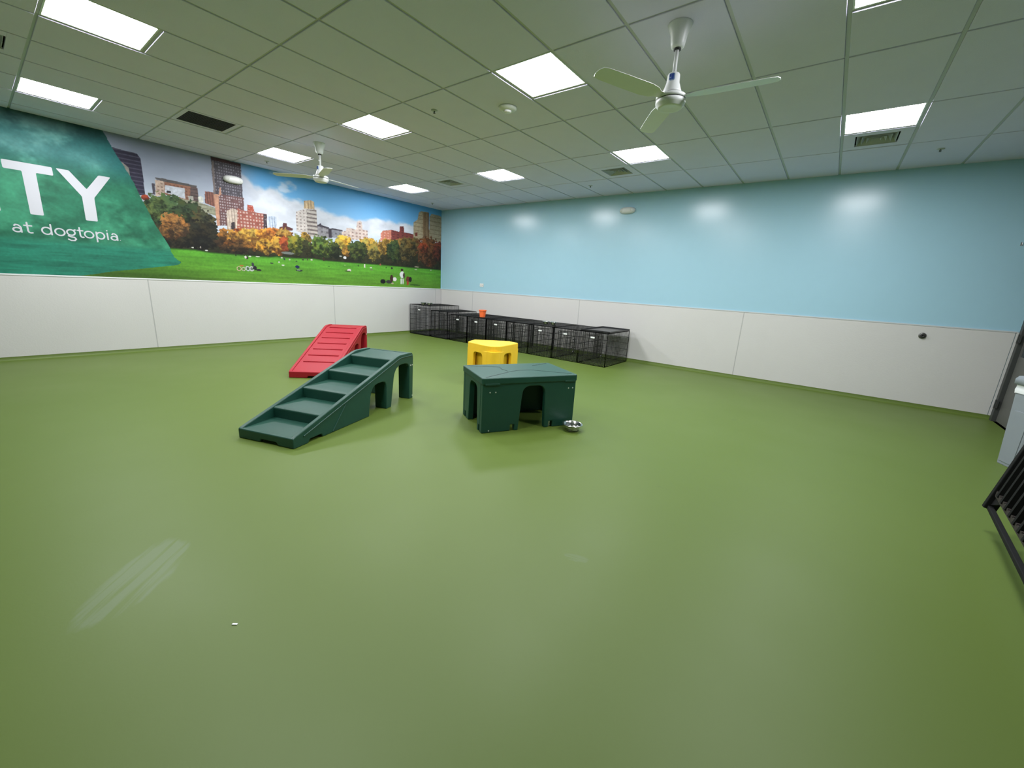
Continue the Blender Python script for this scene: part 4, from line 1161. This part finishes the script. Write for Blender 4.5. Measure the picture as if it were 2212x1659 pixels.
for s in (-1, 1):
    pts = arch_outline(-L2, L2, 0.50, (-0.118, 0.166), (-0.090, 0.150), 0.432, 0.075, [(-0.200, -0.158, 0.062), (0.213, 0.255, 0.062)])
    if s > 0: pts = [(-L2, 0.0), (L2, 0.0), (L2, 0.50), (-L2, 0.50)]
    bm = bmesh.new(); prism(bm, pts, s*(W2b-0.055), s*W2b, lambda u, v, w: (u, w, v))
    wl = obj('long_side', bm, M_GREEN, t, bevel=0.008, bseg=2)
    for sx, sz in ((-0.418, 0.389), (-0.362, 0.388), (0.408, 0.391), (0.455, 0.392), (-0.418, 0.020)):
        bm = bmesh.new(); lathe(bm, [(0, 0.004), (0.006, 0.003), (0.007, 0.0), (0, 0.0)], 12)
        bmesh.ops.rotate(bm, verts=bm.verts, cent=(0, 0, 0), matrix=Matrix.Rotation(math.radians(-90*s), 3, 'X'))
        o = obj('screw', bm, M_SCREW, wl); o.location = (sx, s*W2b, sz)
    pts = arch_outline(-W2b+0.057, W2b-0.057, 0.50, (-0.170, 0.110), (-0.146, 0.082), 0.432, 0.070, [(-0.232, -0.205, 0.065), (0.195, 0.228, 0.065)])
    bm = bmesh.new(); prism(bm, pts, s*(L2-0.055), s*L2, lambda u, v, w: (w, u, v))
    obj('short_side', bm, M_GREEN, t, bevel=0.006, bseg=2)
bm = bmesh.new()
outer = round_poly([(-L2-0.008, -W2b-0.008), (L2+0.008, -W2b-0.008), (L2+0.008, W2b+0.008), (-L2-0.008, W2b+0.008)], 0.022, 5)
prism(bm, outer, 0.462, HB-0.004, lambda u, v, w: (u, v, w))
obj('top', bm, M_GREEN, t, bevel=0.010, bseg=3)
CREASES = [[(-0.462, 0.268), (-0.153, 0.148), (-0.171, 0.063), (-0.146, -0.042)], [(-0.450, -0.268), (-0.116, -0.063), (-0.024, -0.027), (0.124, -0.032), (0.456, -0.257)], [(0.448, 0.275), (0.231, 0.171)]]
for line in CREASES:  # thin dark strips stand for the shade in each crease
    bm = bmesh.new()
    for a, b in zip(line, line[1:]):
        bar(bm, (a[0], a[1], HB-0.0045), (b[0], b[1], HB-0.0045), 0.009, 0.004)
    obj('crease_shade', bm, M_GREEN_LINE, t)
bm = bmesh.new()
for a in ((-L2+0.02, -L2+0.17), (L2-0.13, L2-0.01)):
    prism(bm, [(a[0], 0.455), (a[1], 0.455), (a[1]-0.01, 0.475), (a[0], 0.475)], -W2b-0.010, -W2b+0.001, lambda u, v, w: (u, w, v))
obj('moulding', bm, M_GREEN, t, bevel=0.004)

# yellow corner block
t = thing('corner_block', 'bright yellow plastic triangular corner block with arched sides behind the green box', 'play block', (4.78, -3.38, 0))
yo = (4.78, -3.38)
apex = (5.085, -3.71); lft = (4.500, -3.615); rgt = (5.000, -3.075); bl_ = (4.400, -3.37); br_ = (4.80, -3.03)
plan = [(p[0]-yo[0], p[1]-yo[1]) for p in (lft, apex, rgt, br_, bl_)]
def round_one(pts, radii, n=8):
    out = []
    N = len(pts)
    for i in range(N):
        p0 = Vector(pts[i-1]); p1 = Vector(pts[i]); p2 = Vector(pts[(i+1) % N])
        a = p1+(p0-p1).normalized()*radii[i]; b = p1+(p2-p1).normalized()*radii[i]
        for s in range(n+1):
            q = s/n; v = a*(1-q)**2+p1*2*q*(1-q)+b*q*q
            out.append((v.x, v.y))
    return out
top_plan = round_one(plan, [0.02, 0.26, 0.02, 0.02, 0.02])
bm = bmesh.new(); prism(bm, top_plan, 0.435, 0.53, lambda u, v, w: (u, v, w)); obj('top', bm, M_YELLOW, t, bevel=0.010, bseg=3)
def wall_between(a, b, name, o0, o1, ah, inner):
    a = Vector(a); b = Vector(b); d = (b-a); ln = d.length; d.normalize()
    n = Vector((-d.y, d.x))*inner
    pts = arch_outline(0.0, ln, 0.45, (o0*ln, o1*ln), (o0*ln+0.012, o1*ln-0.012), ah, 0.05, [])
    bm = bmesh.new(); prism(bm, pts, 0.0, 0.05, lambda u, v, w: (a.x+d.x*u+n.x*w, a.y+d.y*u+n.y*w, v))
    obj(name, bm, M_YELLOW, t, bevel=0.006)
A_ = Vector(plan[0]); P_ = Vector(plan[1]); R_ = Vector(plan[2])
endA = P_+(A_-P_).normalized()*0.16; endR = P_+(R_-P_).normalized()*0.16
wall_between(A_, endA, 'left_side', 0.28, 0.80, 0.41, 1)
wall_between(endR, R_, 'right_side', 0.16, 0.64, 0.41, 1)
wall_between(R_, Vector(plan[3]), 'right_chamfer', 0.35, 0.65, 0.08, 1)
wall_between(Vector(plan[3]), Vector(plan[4]), 'back_side', 0.25, 0.75, 0.35, 1)
wall_between(Vector(plan[4]), A_, 'left_chamfer', 0.35, 0.65, 0.08, 1)
bm = bmesh.new(); prism(bm, round_one([(q[0]*0.70, q[1]*0.70) for q in plan], [0.02, 0.12, 0.02, 0.02, 0.02]), 0.0, 0.44, lambda u, v, w: (u, v, w)); obj('inner_core', bm, M_YELLOW, t)
bm = bmesh.new()
cp = [v for v in round_one([tuple(endA), tuple(P_), tuple(endR)], [0.0, 0.15, 0.0], 10)]
inn = [tuple(endR*0.86), tuple(endA*0.86)]
prism(bm, [tuple(endA)]+cp[11:22]+[tuple(endR)]+inn, 0.0, 0.45, lambda u, v, w: (u, v, w))
bmesh.ops.remove_doubles(bm, verts=bm.verts, dist=0.0005)
obj('front_post', bm, M_YELLOW, t, smooth=False)

# ------------------------------------------------------------------ grey bin by the right wall
e1 = Vector((0.93, 0.37)).normalized(); e2 = Vector((-0.37, 0.93)).normalized()
t = thing('waste_bin', 'tall light grey plastic waste bin with white liner at the right edge', 'waste bin', (10.155, -2.27, 0), math.atan2(e1.y, e1.x))
def bin_ring(bm, hw, hd, z, r=0.03):
    return [bm.verts.new((x, y, z)) for x, y in round_poly([(-hw, -hd), (hw, -hd), (hw, hd), (-hw, hd)], r, 4)]
bm = bmesh.new()
rs = [bin_ring(bm, a, b, z) for a, b, z in ((0.150, 0.096, 0.0), (0.153, 0.099, 0.006), (0.176, 0.132, 0.700), (0.172, 0.128, 0.700), (0.148, 0.094, 0.012))]
skin(bm, rs); bm.faces.new(rs[0][::-1]); bm.faces.new(rs[-1])
body = obj('bin_body', bm, M_BIN, t)
for s in (-1, 1):
    bm = bmesh.new()
    def on_face(u, v, w, s=s):
        k = v/0.70
        return (s*(0.153+0.023*k+w), u, v)
    pts = [(-0.068, 0.03), (0.068, 0.03), (0.086, 0.47)]+arc(0.046, 0.47, 0.04, 0, 90, 5)+arc(-0.046, 0.47, 0.04, 90, 180, 5)+[(-0.086, 0.47)]
    prism(bm, pts, -0.004, 0.005, on_face)
    obj('raised_panel', bm, M_BIN, body, bevel=0.003)
bm = bmesh.new()
rs = []
for k, (a, b, z) in enumerate(((0.180, 0.136, 0.665), (0.183, 0.139, 0.690), (0.179, 0.135, 0.715), (0.182, 0.138, 0.745), (0.176, 0.132, 0.760))):
    rg = bin_ring(bm, a, b, z)
    for n, v in enumerate(rg):
        f = math.sin(n*2.1+k)*0.003; v.co.x *= 1+f; v.co.y *= 1+f; v.co.z += math.sin(n*1.3+k*2)*0.008
    rs.append(rg)
skin(bm, rs); obj('bin_liner', bm, M_BAG, t, smooth=True)
bm = bmesh.new()
rs = [bin_ring(bm, a, b, z, 0.04) for a, b, z in ((0.184, 0.140, 0.735), (0.196, 0.152, 0.738), (0.197, 0.153, 0.785), (0.185, 0.142, 0.812), (0.150, 0.105, 0.822))]
skin(bm, rs); bm.faces.new(rs[0][::-1]); bm.faces.new(rs[-1])
obj('lid', bm, M_BIN, t, smooth=True)

# ------------------------------------------------------------------ black barred gate at the right edge
t = thing('barred_gate', 'black metal barred gate panel at the right edge, its lower corner showing', 'gate', (9.515, -4.137, 0))
lo = Vector((0.0, 0.0, 0.170)); upv = Vector((0.168, 0.0, 0.986)); ln = Vector((-0.080, -0.997, 0.0))
def rk(u, v): return lo+ln*u+upv*v
GL, GH = 2.30, 0.95
bm = bmesh.new(); bar(bm, rk(-0.014, 0), rk(GL, 0), 0.026, 0.026); obj('bottom_rail', bm, M_RACK, t, bevel=0.004)
bm = bmesh.new(); bar(bm, rk(0.0, 0.100), rk(GL, 0.100), 0.034, 0.030)
for k in range(65):
    q = rk(0.012+k*0.035, 0.112); box(bm, q.x-0.019, q.x+0.019, q.y-0.010, q.y+0.010, q.z-0.012, q.z+0.010)
obj('cross_rail', bm, M_RACK_EDGE, t)
bm = bmesh.new(); bar(bm, rk(-0.014, GH), rk(GL, GH), 0.034, 0.034); obj('top_rail', bm, M_RACK, t)
bm = bmesh.new(); bar(bm, rk(0.004, -0.012), rk(0.004, GH+0.01), 0.034, 0.060); obj('end_post', bm, M_RACK, t, bevel=0.004)
bm = bmesh.new(); prism(bm, [(0.0, 0.012), (0.20, 0.100), (0.0, 0.100)], -0.006, 0.006, lambda u, v, w: tuple(rk(u, v)+Vector((w, 0, 0)))); obj('corner_plate', bm, M_RACK, t)
for k in range(20):
    u = 0.095+k*0.105
    bm = bmesh.new(); bar(bm, rk(u, 0.100), rk(u, GH), 0.022, 0.052); obj('slat', bm, M_RACK, t)
bm = bmesh.new(); q = rk(GL, 0); bar(bm, (q.x, q.y, 0.012), (q.x+0.2, q.y, 1.25), 0.05); box(bm, q.x-0.09, q.x+0.09, q.y-0.09, q.y+0.09, 0.0, 0.014)
obj('hinge_post', bm, M_RACK, t)

# scrap on the floor
t = obj('paper_scrap', nbox(-0.010, 0.010, -0.004, 0.004, 0.0, 0.003), M_PAPER, None, bevel=0.001, loc=(6.882, -7.389, 0), rotz=math.radians(40))
tag(t, 'tiny white scrap lying alone on the green floor at lower left', 'scrap')
